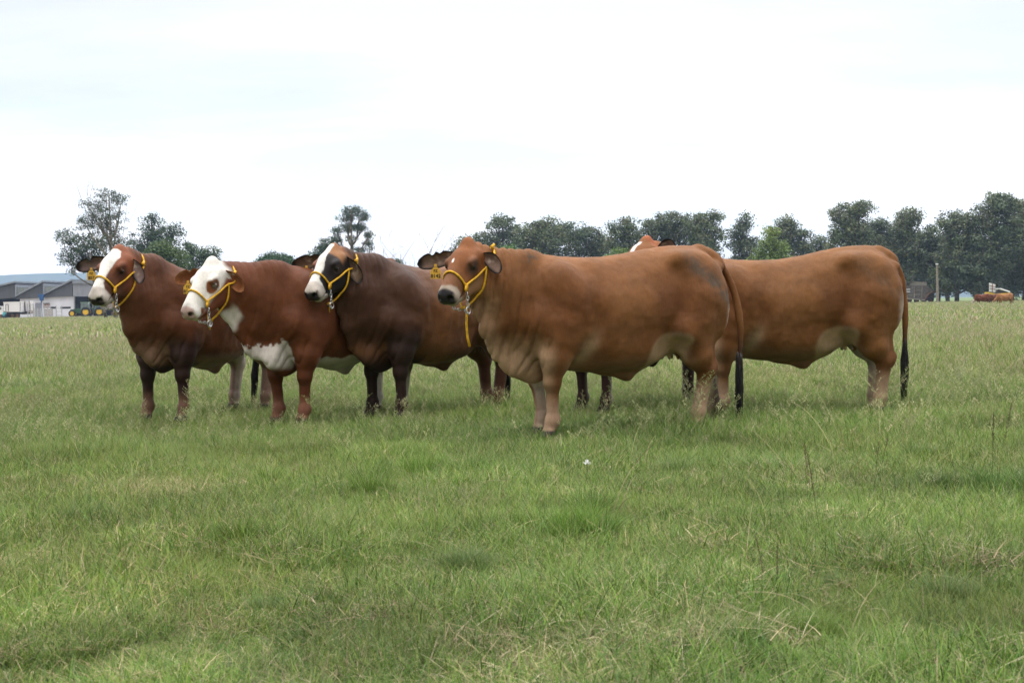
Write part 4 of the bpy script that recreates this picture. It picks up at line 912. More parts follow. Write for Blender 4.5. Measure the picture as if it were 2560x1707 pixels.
        for i in range(5):
            p0, p1, p2, p3 = A_[max(0, i - 1)], A_[i], A_[i + 1], A_[min(5, i + 2)]
            for t in (0, .25, .5, .75):
                dn_.append((tuple(.5 * (2 * p1 + (p2 - p0) * t + (2 * p0 - 5 * p1 + 4 * p2 - p3) * t * t + (3 * p1 - p0 - 3 * p2 + p3) * t ** 3)), trr[i] + (trr[i + 1] - trr[i]) * t))
        dn_.append((tp[5], trr[5]))
        for i in range(len(dn_) - 1): s.rc(dn_[i][0], dn_[i + 1][0], dn_[i][1], dn_[i + 1][1], 1, .003 if i > 4 else .05)
        s.tail_end = tp[-1]; s.tail_dir = Vector(tp[-1]) - Vector(tp[-2])
        s.F = np.maximum(s.F, -(s.az[None, None, :] - .0).astype(np.float32))
    def sd(s, p):
        g = [(p[i] - A[0]) / s.vox for i, A in enumerate((s.ax, s.ay, s.az))]
        i0 = [int(min(max(0, math.floor(q)), n_ - 2)) for q, n_ in zip(g, s.F.shape)]; t = [min(max(q - i, 0), 1) for q, i in zip(g, i0)]
        B = s.F[i0[0]:i0[0] + 2, i0[1]:i0[1] + 2, i0[2]:i0[2] + 2]
        B = B[0] * (1 - t[0]) + B[1] * t[0]; B = B[0] * (1 - t[1]) + B[1] * t[1]; return float(B[0] * (1 - t[2]) + B[1] * t[2])
    def proj(s, p, off, only_out=False):
        p = Vector(p)
        for _ in range(8):
            d = s.sd(p)
            if only_out and d > off: break
            e_ = .012
            g = Vector((s.sd(p + Vector((e_, 0, 0))) - s.sd(p - Vector((e_, 0, 0))), s.sd(p + Vector((0, e_, 0))) - s.sd(p - Vector((0, e_, 0))), s.sd(p + Vector((0, 0, e_))) - s.sd(p - Vector((0, 0, e_)))))
            if g.length < 1e-6: break
            p = p + g.normalized() * max(-.03, min(.03, off - d))
        return p
    def extract(s):
        F = s.F; ins = F < 0
        nx, ny, nz = F.shape
        cnt = np.zeros((nx - 1, ny - 1, nz - 1), np.uint8)
        for a in (0, 1):
            for b in (0, 1):
                for c in (0, 1): cnt += ins[a:nx - 1 + a, b:ny - 1 + b, c:nz - 1 + c]
        act = (cnt > 0) & (cnt < 8)
        I = np.argwhere(act); ids = np.full(act.shape, -1, np.int32); ids[act] = np.arange(len(I))
        acc = np.zeros((len(I), 3)); n = np.zeros(len(I))
        cor = [(a, b, c) for a in (0, 1) for b in (0, 1) for c in (0, 1)]
        val = {c: F[I[:, 0] + c[0], I[:, 1] + c[1], I[:, 2] + c[2]] for c in cor}
        for c in cor:
            for axn in range(3):
                if c[axn]: continue
                e_ = list(c); e_[axn] = 1; e_ = tuple(e_)
                va, vb = val[c], val[e_]; mm = (va < 0) != (vb < 0)
                t = np.where(mm, va / (va - vb + 1e-12), 0)
                for k in range(3): acc[:, k] += np.where(mm, c[k] + (t if k == axn else 0), 0)
                n += mm
        V = (I + acc / n[:, None]) * s.vox + np.array([s.ax[0], s.ay[0], s.az[0]])
        Q = []
        for axn in range(3):
            o1, o2 = (axn + 1) % 3, (axn + 2) % 3
            A = np.take(ins, range(0, F.shape[axn] - 1), axn); B = np.take(ins, range(1, F.shape[axn]), axn)
            E = np.argwhere(A != B)
            ok = (E[:, o1] > 0) & (E[:, o2] > 0) & (E[:, o1] < F.shape[o1] - 1) & (E[:, o2] < F.shape[o2] - 1)
            E = E[ok]
            def g(d1, d2):
                T = E.copy(); T[:, o1] += d1; T[:, o2] += d2; return ids[T[:, 0], T[:, 1], T[:, 2]]
            q = np.stack([g(-1, -1), g(0, -1), g(0, 0), g(-1, 0)], 1)
            inn = ins[E[:, 0], E[:, 1], E[:, 2]]
            q[~inn] = q[~inn][:, ::-1]
            Q.append(q)
        Q = np.concatenate(Q); Q = Q[(Q >= 0).all(1)]
        # keep the largest surface shell tidy: smooth twice (Taubin)
        ea = np.concatenate([Q[:, i] for i in range(4)]); eb = np.concatenate([Q[:, (i + 1) % 4] for i in range(4)])
        def lap(V):
            A = np.zeros_like(V); c_ = np.zeros(len(V))
            for k in range(3): A[:, k] = np.bincount(ea, V[eb, k], len(V)) + np.bincount(eb, V[ea, k], len(V))
            c_ = np.bincount(ea, minlength=len(V)) + np.bincount(eb, minlength=len(V))
            return A / c_[:, None] - V
        for _ in range(2): V = V + .5 * lap(V); V = V - .45 * lap(V)
        return V, Q
    @staticmethod
    def normals(V, Q):
        n = np.cross(V[Q[:, 2]] - V[Q[:, 0]], V[Q[:, 3]] - V[Q[:, 1]]); O = np.zeros_like(V)
        for i in range(4):
            for k in range(3): O[:, k] += np.bincount(Q[:, i], n[:, k], len(V))
        return O / (np.linalg.norm(O, axis=1)[:, None] + 1e-12)

def coat_material():
    mt = bpy.data.materials.new("cow_coat"); mt.use_nodes = True; t = mt.node_tree; t.nodes.clear(); N = t.nodes.new; K = t.links.new
    o = N('ShaderNodeOutputMaterial'); p = N('ShaderNodeBsdfPrincipled'); K(p.outputs[0], o.inputs[0])
    at_ = N('ShaderNodeAttribute'); at_.attribute_name = 'coat'
    gl = N('ShaderNodeAttribute'); gl.attribute_name = 'gloss'
    c = N('ShaderNodeTexCoord')
    mp_ = N('ShaderNodeMapping'); mp_.inputs['Scale'].default_value = (1, 1, .28); K(c.outputs['Object'], mp_.inputs[0])
    n1 = N('ShaderNodeTexNoise'); n1.inputs['Scale'].default_value = 70; n1.inputs['Detail'].default_value = 6; n1.inputs['Roughness'].default_value = .65; K(mp_.outputs[0], n1.inputs['Vector'])
    n2 = N('ShaderNodeTexNoise'); n2.inputs['Scale'].default_value = 7; n2.inputs['Detail'].default_value = 6; n2.inputs['Roughness'].default_value = .6; K(c.outputs['Object'], n2.inputs['Vector'])
    m1 = N('ShaderNodeMapRange'); m1.inputs[1].default_value = .25; m1.inputs[2].default_value = .75; m1.inputs[3].default_value = .87; m1.inputs[4].default_value = 1.13; K(n1.outputs['Fac'], m1.inputs[0])
    m2 = N('ShaderNodeMapRange'); m2.inputs[1].default_value = .3; m2.inputs[2].default_value = .7; m2.inputs[3].default_value = .80; m2.inputs[4].default_value = 1.22; K(n2.outputs['Fac'], m2.inputs[0])
    mm = N('ShaderNodeMath'); mm.operation = 'MULTIPLY'; K(m1.outputs[0], mm.inputs[0]); K(m2.outputs[0], mm.inputs[1])
    sc = N('ShaderNodeVectorMath'); sc.operation = 'SCALE'; K(at_.outputs['Color'], sc.inputs[0]); K(mm.outputs[0], sc.inputs['Scale'])
    K(sc.outputs[0], p.inputs['Base Color'])
    K(gl.outputs['Fac'], p.inputs['Roughness']); p.inputs['Specular IOR Level'].default_value = .15
    p.inputs['Sheen Weight'].default_value = .0; p.inputs['Sheen Roughness'].default_value = .4
    p.inputs['Sheen Tint'].default_value = (1, .85, .7, 1)
    b = N('ShaderNodeBump'); b.inputs['Strength'].default_value = .35; b.inputs['Distance'].default_value = .006; K(n1.outputs['Fac'], b.inputs['Height']); K(b.outputs[0], p.inputs['Normal'])
    return mt
COAT = coat_material()
M_EYE = mat('eye_dark', (.008, .006, .005), .3, noise=.0, spec=.45)
M_EYEW = mat('eye_pale', (.25, .22, .2), .1, noise=.2, nscale=30, spec=.8)
M_ROPE = mat('yellow_rope', (.66, .36, .012), .55, noise=.15, nscale=60, bump=.4)
M_CHAIN = mat('steel_chain', (.55, .55, .55), .28, 1.0, noise=.2, nscale=60)
M_TAG = mat('ear_tag_plastic', (.62, .36, .045), .5, noise=.08, nscale=30)
M_INK = mat('ink_black', (.012, .012, .012), .6, noise=.0)
M_HAIR = {}
def hairmat(c):
    k = tuple(round(x, 3) for x in c)
    if k not in M_HAIR: M_HAIR[k] = mat('tail_hair', c, .5, noise=.3, nscale=40, spec=.4)
    return M_HAIR[k]

def ear_mesh(cow, side, sp):
    """curved leaf-shaped ear in cow coordinates with thickness; returns V,Q,col params"""
    L_, Wd = sp.get('earlen', .225) + (.075 if side < 0 else 0), sp.get('earw', .066)
    base = np.array(cow.hp(.066, .088 * side, -.108))
    dr = sp.get('earL', (.5, 1.0, 0, 0)) if side > 0 else sp.get('earR', (.3, 1.0, .22, 0.0))   # head-space direction (+y outward) and twist
    d = (cow.f * dr[0] + cow.l * dr[1] * side + cow.n * dr[2]); d /= np.linalg.norm(d)
    fa = cow.f * .75 + cow.n * .55 + cow.l * .25 * side                       # the cup opens forwards
    fa -= d * fa.dot(d); fa /= np.linalg.norm(fa)
    wv = np.cross(d, fa); tw = dr[3]
    fa, wv = fa * cos(tw) + wv * sin(tw), wv * cos(tw) - fa * sin(tw)
    nu, nv = 22, 15; V = []; U = []
    g = np.array([0, 0, -1.0]); droop = sp.get('droop', .03)
    for layer in (0, 1):
        for i in range(nu + 1):
            u = i / nu
            w_ = Wd * (0.42 + 0.58 * sin(min(1, u / .55) * pi / 2)) * (sqrt(max(0, 1 - max(0, (u - .5) / .5) ** 2.2)))
            w_ = max(w_, .002)
            th = .006 + .012 * (1 - u)
            c_ = base + d * (u * L_) + g * droop * u * u
            for j in range(nv + 1):
                v = -1 + 2 * j / nv
                cup = .62 * w_ * (1 - v * v) * (1 - .45 * u) + (.02 * (1 - u))
                p = c_ + wv * (v * w_ * (1 - .15 * (1 - u))) - fa * cup + fa * (th * .5 if layer == 0 else -th * .5) * sqrt(max(0, 1 - abs(v) ** 6))
                notch = sp.get('notch') if side < 0 else None
                if notch:
                    for (nu_, nd) in notch:
                        if v > .0 and abs(u - nu_) < .09: p = p - wv * w_ * nd * max(0, v - .1) * (1 - abs(u - nu_) / .09)
                V.append(p); U.append((u, v, layer))
    Q = []; o = (nu + 1) * (nv + 1); ix = lambda l_, i, j: l_ * o + i * (nv + 1) + j
    for i in range(nu):
        for j in range(nv):
            a = (ix(0, i, j), ix(0, i + 1, j), ix(0, i + 1, j + 1), ix(0, i, j + 1)); Q.append(a)
            b = (ix(1, i, j), ix(1, i, j + 1), ix(1, i + 1, j + 1), ix(1, i + 1, j)); Q.append(b)
        for j in (0, nv): Q.append((ix(0, i, j), ix(1, i, j), ix(1, i + 1, j), ix(0, i + 1, j)))
    for j in range(nv): Q.append((ix(0, nu, j), ix(0, nu, j + 1), ix(1, nu, j + 1), ix(1, nu, j)))
    return np.array(V), np.array(Q), np.array(U), (base, d, wv, fa, L_)

def blend(C, m_, col): return C * (1 - m_[:, None]) + np.array(col)[None, :] * m_[:, None]

def link_pts(mb, p, q, pitch=.024, wire=.0032, seed=0):
    """a chain of oval links from p to q along given polyline"""
    pts = [Vector(x) for x in p] if isinstance(p, list) else [Vector(p), Vector(q)]
    seg = [(pts[i + 1] - pts[i]).length for i in range(len(pts) - 1)]; tot = sum(seg); n = max(1, int(tot / pitch))
    def pos(s_):
        for i, l_ in enumerate(seg):
            if s_ <= l_ or i == len(seg) - 1: return pts[i].lerp(pts[i + 1], min(1, s_ / max(l_, 1e-6)))
            s_ -= l_
    for k in range(n):
        a, b = pos(tot * k / n), pos(tot * (k + 1) / n); c = (a + b) / 2; t = (b - a).normalized()
        u = t.cross(Vector((0.3, 1, 0.2))).normalized(); w = t.cross(u)
        s1 = (u if k % 2 else w)
        ring = [c + t * (.66 * pitch * cos(x)) + s1 * (.36 * pitch * sin(x)) for x in np.linspace(0, 2 * pi, 11)[:-1]]
        mb.tube(ring, wire, 5, closed=True)

def build_cow(sp):
    cow = Cow(sp, sp.get('vox', .0105)); V, Q = cow.extract()
    N_ = Cow.normals(V, Q)
    H = np.stack(cow.toh(V[:, 0], V[:, 1], V[:, 2]), 1)
    hd = head_sdf(H[:, 0], H[:, 1], H[:, 2], cow.hs)
    ishead = smooth(.05, .0, hd)
    # skin: neck folds, dewlap pleats, ribs, muscle relief
    x, y, z = V[:, 0], V[:, 1], V[:, 2]
    wob = fbm(V, 3.0, 3)
    neck = smooth(.62, .80, x) * smooth(.0, .06, hd) * smooth(.50, .60, z)
    ph = (x * 1.0 + (1.25 - z) * -.10 + wob * .035) / sp.get('foldw', .055)
    fold = (1 - np.abs(np.sin(ph * pi))) ** 1.6
    amp = sp.get('fold', .006) * (0.45 + .55 * smooth(-.3, .5, vnoise(V * np.array([1, 1, .35]), 6, 7)))
    dsp = -fold * amp * neck
    low = smooth(.80, .60, z) * smooth(.55, .68, x) * smooth(.42, .5, z)
    wb2 = fbm(V * np.array([1, 1, .5]), 7.0, 13)
    dsp += -((1 - np.abs(np.sin((x * 1.0 + z * .16 + wob * .07 + wb2 * .03) / .085 * pi))) ** 1.7) * .020 * low * (.5 + .5 * smooth(-.4, .4, wob))
    wr = fbm(V * np.array([.35, .6, 1.5]), 12, 17)
    dsp += (fbm(V, 4.6, 11) * .0125 + fbm(V * np.array([1, 1, .7]), 11, 12) * .0050 + fbm(V, 27, 15, 2) * .0015 + (1 - np.abs(wr)) ** 4 * .0010 * smooth(1.15, .8, z)) * smooth(.40, .58, z) * (1 - ishead)
    rib = smooth(-.25, -.1, x) * smooth(.40, .28, x) * smooth(.6, .7, z) * smooth(1.18, 1.05, z)
    dsp += np.sin((x + z * .18 + wob * .03) / .092 * 2 * pi) * .0026 * rib
    # creases where the leg meets the trunk
    V = V + N_ * dsp[:, None]
    C, G = sp['paint'](V, H, ishead, N_)
    mots = fbm(V * np.array([1, 1, .6]), 3.2, 21, 4)
    C = C * (1 + .10 * mots * (1 - ishead))[:, None]
    # ears join the same mesh
    VV, QQ, CC, GG = [V], [Q], [C], [G]; ears = {}
    off = len(V)
    for side in (1, -1):
        ev, eq, eu, info = ear_mesh(cow, side, sp); ears[side] = info
        inner = eu[:, 2] == 0
        rim = smooth(.62, .9, np.maximum(np.abs(eu[:, 1]), smooth(.55, 1.0, eu[:, 0]) * .95))
        c = np.where(inner[:, None], np.array(sp.get('ear_in', (.16, .10, .075))), np.array(sp.get('ear_out', (.16, .07, .03))))
        tuft = inner * smooth(.1, .5, vnoise(ev, 45, 3)) * smooth(.9, .2, eu[:, 0])
        c = blend(c, tuft * .7, (.42, .34, .26))
        c = blend(c, rim, sp.get('ear_rim', (.02, .016, .014)))
        VV.append(ev); QQ.append(eq + off); CC.append(c); GG.append(np.full(len(ev), .75)); off += len(ev)
    root = empty('cow', sp['loc'], pi + radians(sp['yaw']), sp.get('scale', 1.0))
    V = np.concatenate(VV); Q = np.concatenate(QQ)
    me = mesh_np('body', V, Q); vcol(me, 'coat', np.clip(np.concatenate(CC), .002, .9))
    a = me.attributes.new('gloss', 'FLOAT', 'POINT'); a.data.foreach_set('value', np.concatenate(GG).astype(np.float32))
    body = link('body', me, COAT, root)
    # eyes
    for side in (1, -1):
        c = cow.hp(.210, .0965 * side, -.082); mb = MB(); r = .0215 * cow.hsc; vs = []; n = 12
        for i in range(n + 1):
            for j in range(2 * n): vs.append((c[0] + r * sin(pi * i / n) * cos(pi * j / n), c[1] + r * sin(pi * i / n) * sin(pi * j / n), c[2] + r * cos(pi * i / n)))
        mb.add(vs, [(i * 2 * n + j, (i + 1) * 2 * n + j, (i + 1) * 2 * n + (j + 1) % (2 * n), i * 2 * n + (j + 1) % (2 * n)) for i in range(n) for j in range(2 * n)])
        mb.build('eye', sp.get('eyemat', M_EYE), root, True)
    # tail switch: strands
    rnd = random.Random(sp.get('seed', 1)); T = Vector(cow.tail_end); td = cow.tail_dir.normalized(); mb = MB(); sl = sp.get('switch', .36)
    for k in range(150):
        u = rnd.random(); a = rnd.random() * 2 * pi; w0 = .014 * sqrt(rnd.random()); sw = rnd.uniform(.3, 1.3) * sp.get('swfat', .018)
        st = T - td * rnd.uniform(-.10, .12); ln = sl * rnd.uniform(.35, 1.12); pts = []; q = rnd.uniform(-.02, .02)
        for i in range(7):
            t = i / 6; rr = w0 + sw * sin(pi * min(1, t * .85 + .05)) * .8
            pts.append(st + Vector((cos(a) * rr + q * t, sin(a) * rr + q * t, 0)) + (td * .35 + Vector((0, 0, -.65))).normalized() * ln * t)
        mb.tube(pts, [.005 * (1 - .75 * i / 6) for i in range(7)], 4)
    mb.build('tail_switch', hairmat(sp.get('switchcol', (.012, .010, .010))), root, True)
    h = cow.hp
    if sp.get('halter'):
        R_ = .0074
        def path(pts, only_out=False, n=28, off=.007):
            P_ = [Vector(h(*p)) for p in pts]; o = []
            for i in range(n):
                s_ = i / (n - 1) * (len(P_) - 1); j = min(int(s_), len(P_) - 2); t = s_ - j
                p0, p1, p2, p3 = P_[max(0, j - 1)], P_[j], P_[j + 1], P_[min(len(P_) - 1, j + 2)]
                c = 0.5 * ((2 * p1) + (p2 - p0) * t + (2 * p0 - 5 * p1 + 4 * p2 - p3) * t * t + (3 * p1 - p0 - 3 * p2 + p3) * t ** 3)
                o.append(cow.proj(c, off, only_out))
            for _ in range(2): o = [o[0]] + [(o[i - 1] + 2 * o[i] + o[i + 1]) / 4 for i in range(1, n - 1)] + [o[-1]]
            return o
        hal = MB()
        ky = .078
        hal.tube(path([(.352, ky, -.108), (.345, .055, -.05), (.335, 0, -.012), (.345, -.055, -.05), (.352, -ky, -.108)]), R_, 8)
        for q in (1, -1):
            hal.tube(path([(.352, ky * q, -.108), (.24, .10 * q, -.135), (.13, .115 * q, -.165), (.06, .10 * q, -.215), (.02, .055 * q, -.22), (.01, 0, -.20)], n=40, off=.009), R_, 8)
            hal.tube(path([(.395, .012 * q, -.262), (.33, .05 * q, -.262), (.25, .085 * q, -.245), (.17, .11 * q, -.205), (.11, .12 * q, -.165)], True), R_, 8)
            K_ = cow.proj(h(.355, ky * q, -.112), .012); dn = Vector((0, 0, -1)); sd_ = Vector(cow.f)
            for e_ in (-1, 1):
                hal.tube([K_ + sd_ * (.010 * e_) + dn * (-.012), K_ + sd_ * (.013 * e_) + dn * .012, K_ + sd_ * (.006 * e_) + dn * .034], [.007, .0095, .006], 8)
        # knots behind the poll and under the chin
        k2 = cow.proj(h(.02, .06, -.21), .012)
        hal.tube([k2 + Vector((-.012, 0, .014)), k2 + Vector((.012, .004, .0)), k2 + Vector((-.004, .008, -.02))], [.010, .014, .009], 8)
        k3 = Vector(h(.395, .005, -.262)); hal.tube([k3 + Vector((.03, .012, 0)), k3, k3 + Vector((-.03, -.004, .003))], [.009, .013, .009], 8)
        if sp.get('lead'):
            e0 = k3 + Vector((-.01, .02, -.01)); hal.tube([e0, e0 + Vector((.004, 0, -.10)), e0 + Vector((-.002, 0, -.19)), e0 + Vector((-.018, 0, -.255))], [.0085, .0085, .009, .010], 8)
        else:
            e0 = k3 + Vector((0, .0, -.01)); hal.tube([e0, e0 + Vector((.004, 0, -.03)), e0 + Vector((0, 0, -.06))], [.007, .006, .005], 8)
        ho = hal.build('halter', M_ROPE, root, True)
        ch = MB(); K_ = cow.proj(h(.357, ky, -.125), .012) + Vector((0, 0, -.03))
        rl = sp.get('ring', (.10, .026))
        e1 = cow.proj(K_ + Vector((-.004, 0, -rl[0])), .012, True)
        link_pts(ch, K_, e1, .024, .0038)
        ring_c = e1 + Vector((0, .004, -rl[1] * .8)); lv = Vector(cow.f); lv.z = 0; lv.normalize()
        ch.tube([ring_c + lv * (rl[1] * cos(a)) + Vector((0, 0, rl[1] * sin(a))) for a in np.linspace(0, 2 * pi, 17)[:-1]], .0036, 6, closed=True)
        K2 = cow.proj(h(.357, -ky, -.125), .012)
        link_pts(ch, [k3 + Vector((.0, 0, -.008)), Vector(h(.42, -.01, -.255)), Vector(h(.45, -.03, -.225)), Vector(h(.40, -.065, -.17)), K2], None, .024, .0036)
        link_pts(ch, [ring_c + Vector((0, 0, -rl[1] * .9)), k3 + Vector((0, 0, -.008))], None, .024, .0036)
        ch.build('chain', M_CHAIN, ho, True)
    if sp.get('tag'):
        base, d, wv, fa, L_ = ears[-1]
        c = Vector(base + d * L_ * sp.get('tagu', .55)) + Vector(fa) * .02 + Vector((0, 0, sp.get('tagz', -.065)))
        ww = radians(-sp['yaw'] + sp.get('tagyaw', 0)) - pi                # turn so that the plate faces the camera side
        nrm = Vector((sin(ww) * -1, -cos(ww), 0)); nrm = Vector((0, -1, 0)); nrm.rotate(Matrix.Rotation(-(pi + radians(sp['yaw'])) + radians(sp.get('tagyaw', 0)), 3, 'Z'))
        rtv = Vector((0, 0, 1)).cross(-nrm); rtv = -rtv if rtv.dot(Vector((1, 0, 0))) > 0 and False else rtv
        rtv = Vector((0, 0, 1)).cross(nrm)
        g = empty('tmp'); bpy.data.objects.remove(g)
        tm = Matrix((rtv, Vector((0, 0, 1)), nrm)).transposed().to_4x4(); tm.translation = c
        w2, h2 = .036, .072
        prof = [(-w2, -h2), (w2, -h2), (w2, -.018), (.020, .0), (.009, .012), (.009, .030), (-.009, .030), (-.009, .012), (-.020, .0), (-w2, -.018)]
        mb = MB(); n = len(prof)
        vs = [(x_, y_, .0015) for x_, y_ in prof] + [(x_, y_, -.0015) for x_, y_ in prof]
        mb.add(vs, [tuple(range(n)), tuple(range(2 * n - 1, n - 1, -1))] + [(i, i + n, (i + 1) % n + n, (i + 1) % n) for i in range(n)])
        mb.bar((0, .02, .001), (0, .02, .005), .008, 12)
        tg = mb.build('ear_tag', M_TAG, root); tg.matrix_local = tm
        for txt, size, yy in ((sp['tag'][0], .026, -.026), (sp['tag'][1], .035, -.064)):
            cu = bpy.data.curves.new('lettering', 'FONT'); cu.body = txt; cu.size = size; cu.align_x = 'CENTER'; cu.extrude = .0004; cu.offset = .0006
            to = bpy.data.objects.new('lettering', cu); COL.objects.link(to); bpy.context.view_layer.update()
            me2 = bpy.data.meshes.new_from_object(to.evaluated_get(bpy.context.evaluated_depsgraph_get())); bpy.data.objects.remove(to)
            l2 = link('lettering', me2, M_INK, tg); l2.location = (0, yy, .0025)
    tag(root, sp['label'], 'cow', sp.get('group'))
    return root, cow
# ------------------------------------------------------------------ the herd
def head_parts(H):
    x, y, z = H[:, 0], H[:, 1], H[:, 2]
    nose = smooth(.470, .488, x + .05 * (z + .1)) * smooth(-.128, -.112, z) * smooth(.075, .058, np.abs(y))
    muz = smooth(.40, .435, x + .25 * np.abs(y) - .1 * (z + .1))
    eye = np.sqrt(((x - .212) / 1.25) ** 2 + (np.abs(np.abs(y) - .105)) ** 2 + (z + .083) ** 2)
    nostril = np.sqrt(((x - .515)) ** 2 + (np.abs(y) - .040) ** 2 + (z + .066) ** 2)
    return x, y, z, nose, muz, eye, nostril
def coat_base(V, H, ih, dark, mid, light, up=.0):
    n = len(V); C = np.tile(np.array(mid), (n, 1)); return C
GREY = (.10, .085, .07); WHITE = (.62, .59, .54); CREAM = (.50, .37, .25)

def paint_fawn(V, H, ih, Nn, dirt=1.0):
    x, y, z = V.T; n1 = fbm(V, 4, 1); n2 = fbm(V, 14, 2); n3 = fbm(V, 45, 9)
    C = np.tile(np.array((.130, .050, .0145)), (len(V), 1)); G = np.full(len(V), .62)
    C = blend(C, smooth(-.3, .6, n1) * .5, (.150, .060, .019)); n0 = fbm(V, 2.6, 71, 2); C = blend(C, smooth(-.05, .55, n0) * .45, (.210, .092, .032)); C = blend(C, smooth(1.12, 1.30, z + n2 * .03) * .4, (.235, .100, .034))  # paler clouds and back: bleached coat tone, with top light put into the colour
    # darker shoulder / rib / flank clouds: body shading put into the coat colour
    sh = np.exp(-(((x - .55) / .22) ** 2 + ((z - .92) / .16) ** 2)); rb = np.exp(-(((x + .35) / .22) ** 2 + ((z - .95) / .17) ** 2))
    C = blend(C, np.clip(sh + rb, 0, 1) * .55, (.105, .036, .012))
    # pale belly, brisket, inner legs, throat
    bel = smooth(.60, .50, z + n2 * .03) * smooth(-.60, -.5, x) * smooth(.62, .5, x) * smooth(.15, -.25, Nn[:, 2] + .1)
    arm = np.exp(-(((x - .37 + (z - .6) * .4) / .06) ** 2 + ((z - .62) / .10) ** 2)); fl = smooth(.03, -.01, np.sqrt(((x + .345) / 1.15) ** 2 + ((z - .56) * 1.05) ** 2) - .165) * smooth(-.50, -.46, x)
    br = smooth(.78, .56, z + n2 * .05) * smooth(.58, .70, x)
    th = smooth(.93, 1.06, x + n2 * .02) * smooth(1.14, .9, z) * (1 - ih)
    C = blend(C, np.clip(bel * .25 + arm * .95 + fl * .95 + br * .9 + th * .5, 0, 1), (.34, .22, .13))
    inner = smooth(.25, .7, -Nn[:, 1] * np.sign(y)) * smooth(.62, .5, z)
    C = blend(C, inner * .85, (.46, .37, .30)); C = blend(C, smooth(.62, .52, z + n2 * .05) * (x < -.3) * (y < -.04) * .85, (.27, .225, .20))
    low = smooth(.34, .20, z + n2 * .03); C = blend(C, low * .6, (.42, .28, .19)); C = blend(C, smooth(.42, .28, z + n2 * .04) * (x < -.3) * .5, (.38, .26, .17))
    C = blend(C, smooth(-.80, -.86, x + n2 * .01) * smooth(-.90,-.87,x) * smooth(.55, .6, z) * smooth(1.05, .85, z) * .8, (.42, .33, .26))
    # caked dirt on the rump, loin and poll
    ln_ = 1.27 + (x + .45) * .80; d1 = np.exp(-((z - ln_) / .075) ** 2) * smooth(-.90, -.86, x) * smooth(-.38, -.55, x) * smooth(-.55, .15, n2 + n3 * .7) * smooth(.05, .12, np.abs(y))
    d2 = np.exp(-(((x - .72) / .06) ** 2 + ((z - 1.27) / .06) ** 2)) * smooth(.0, .4, n3)
    hx, hy, hz, nose, muz, eye, nos = head_parts(H)
    d3 = np.exp(-(((hx - .085) / .05) ** 2 + ((hy - .01) / .035) ** 2)) * smooth(-.06, -.02, hz) * smooth(-.3, .2, n3) * ih
    dd = np.clip((d1 * 1.2 + d2 + d3 * 1.3) * dirt, 0, 1); C = blend(C, dd * .85, (.085, .062, .046)); G = G + dd * .25
    tl = smooth(-.88, -.93, x) * smooth(.8, .5, z); C = blend(C, tl * .9, (.03, .018, .012))
    # face
    F = np.tile(np.array((.19, .068, .022)), (len(V), 1))
    F = blend(F, smooth(.26, .36, hx) * .55, (.15, .075, .038))
    F = blend(F, smooth(.085, .018, eye + n3 * .008) * .9, (.048, .034, .025))
    F = blend(F, smooth(-.13, -.17, hz) * smooth(.12, .25, hx) * .5, (.38, .22, .11))
    F = blend(F, smooth(.432, .455, hx + .35 * np.abs(hy) + n3 * .006 - .25 * np.maximum(0, hz + .07)) * .85, (.36, .30, .24))
    F = blend(F, smooth(.014, .010, np.sqrt(((hx - .235) * .7) ** 2 + (hy + .012) ** 2) + n3 * .003) * (hz > -.08), (.75, .70, .64))
    F = blend(F, nose, (.022, .020, .021)); G = np.where((nose * ih) > .5, .3, G)
    F = blend(F, smooth(.022, .012, nos), (.006, .005, .005))
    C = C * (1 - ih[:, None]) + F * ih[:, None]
    hoof = smooth(.075, .06, z); C = blend(C, hoof, (.05, .04, .035))
    return C, G

def paint_tan(V, H, ih, Nn):     # rear cow with narrow blaze
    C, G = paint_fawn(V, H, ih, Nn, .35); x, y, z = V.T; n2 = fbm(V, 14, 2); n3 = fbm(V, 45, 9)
    C = C * np.array([.97, 1.0, 1.0])
    keep = smooth(-.72, -.78, x); hx, hy, hz, nose, muz, eye, nos = head_parts(H)
    F = np.tile(np.array((.20, .08, .028)), (len(V), 1))
    F = blend(F, smooth(.05, .03, hx) * .9, (.25, .075, .028))
    F = blend(F, smooth(.075, .0, eye - .01) * .95, (.03, .022, .018))
    F = blend(F, smooth(.024, .016, np.abs(hy + n3 * .004)) * smooth(.07, .09, hx) * (hz > -.08), WHITE)
    C = C * (1 - ih[:, None]) + F * ih[:, None]
    return C, G

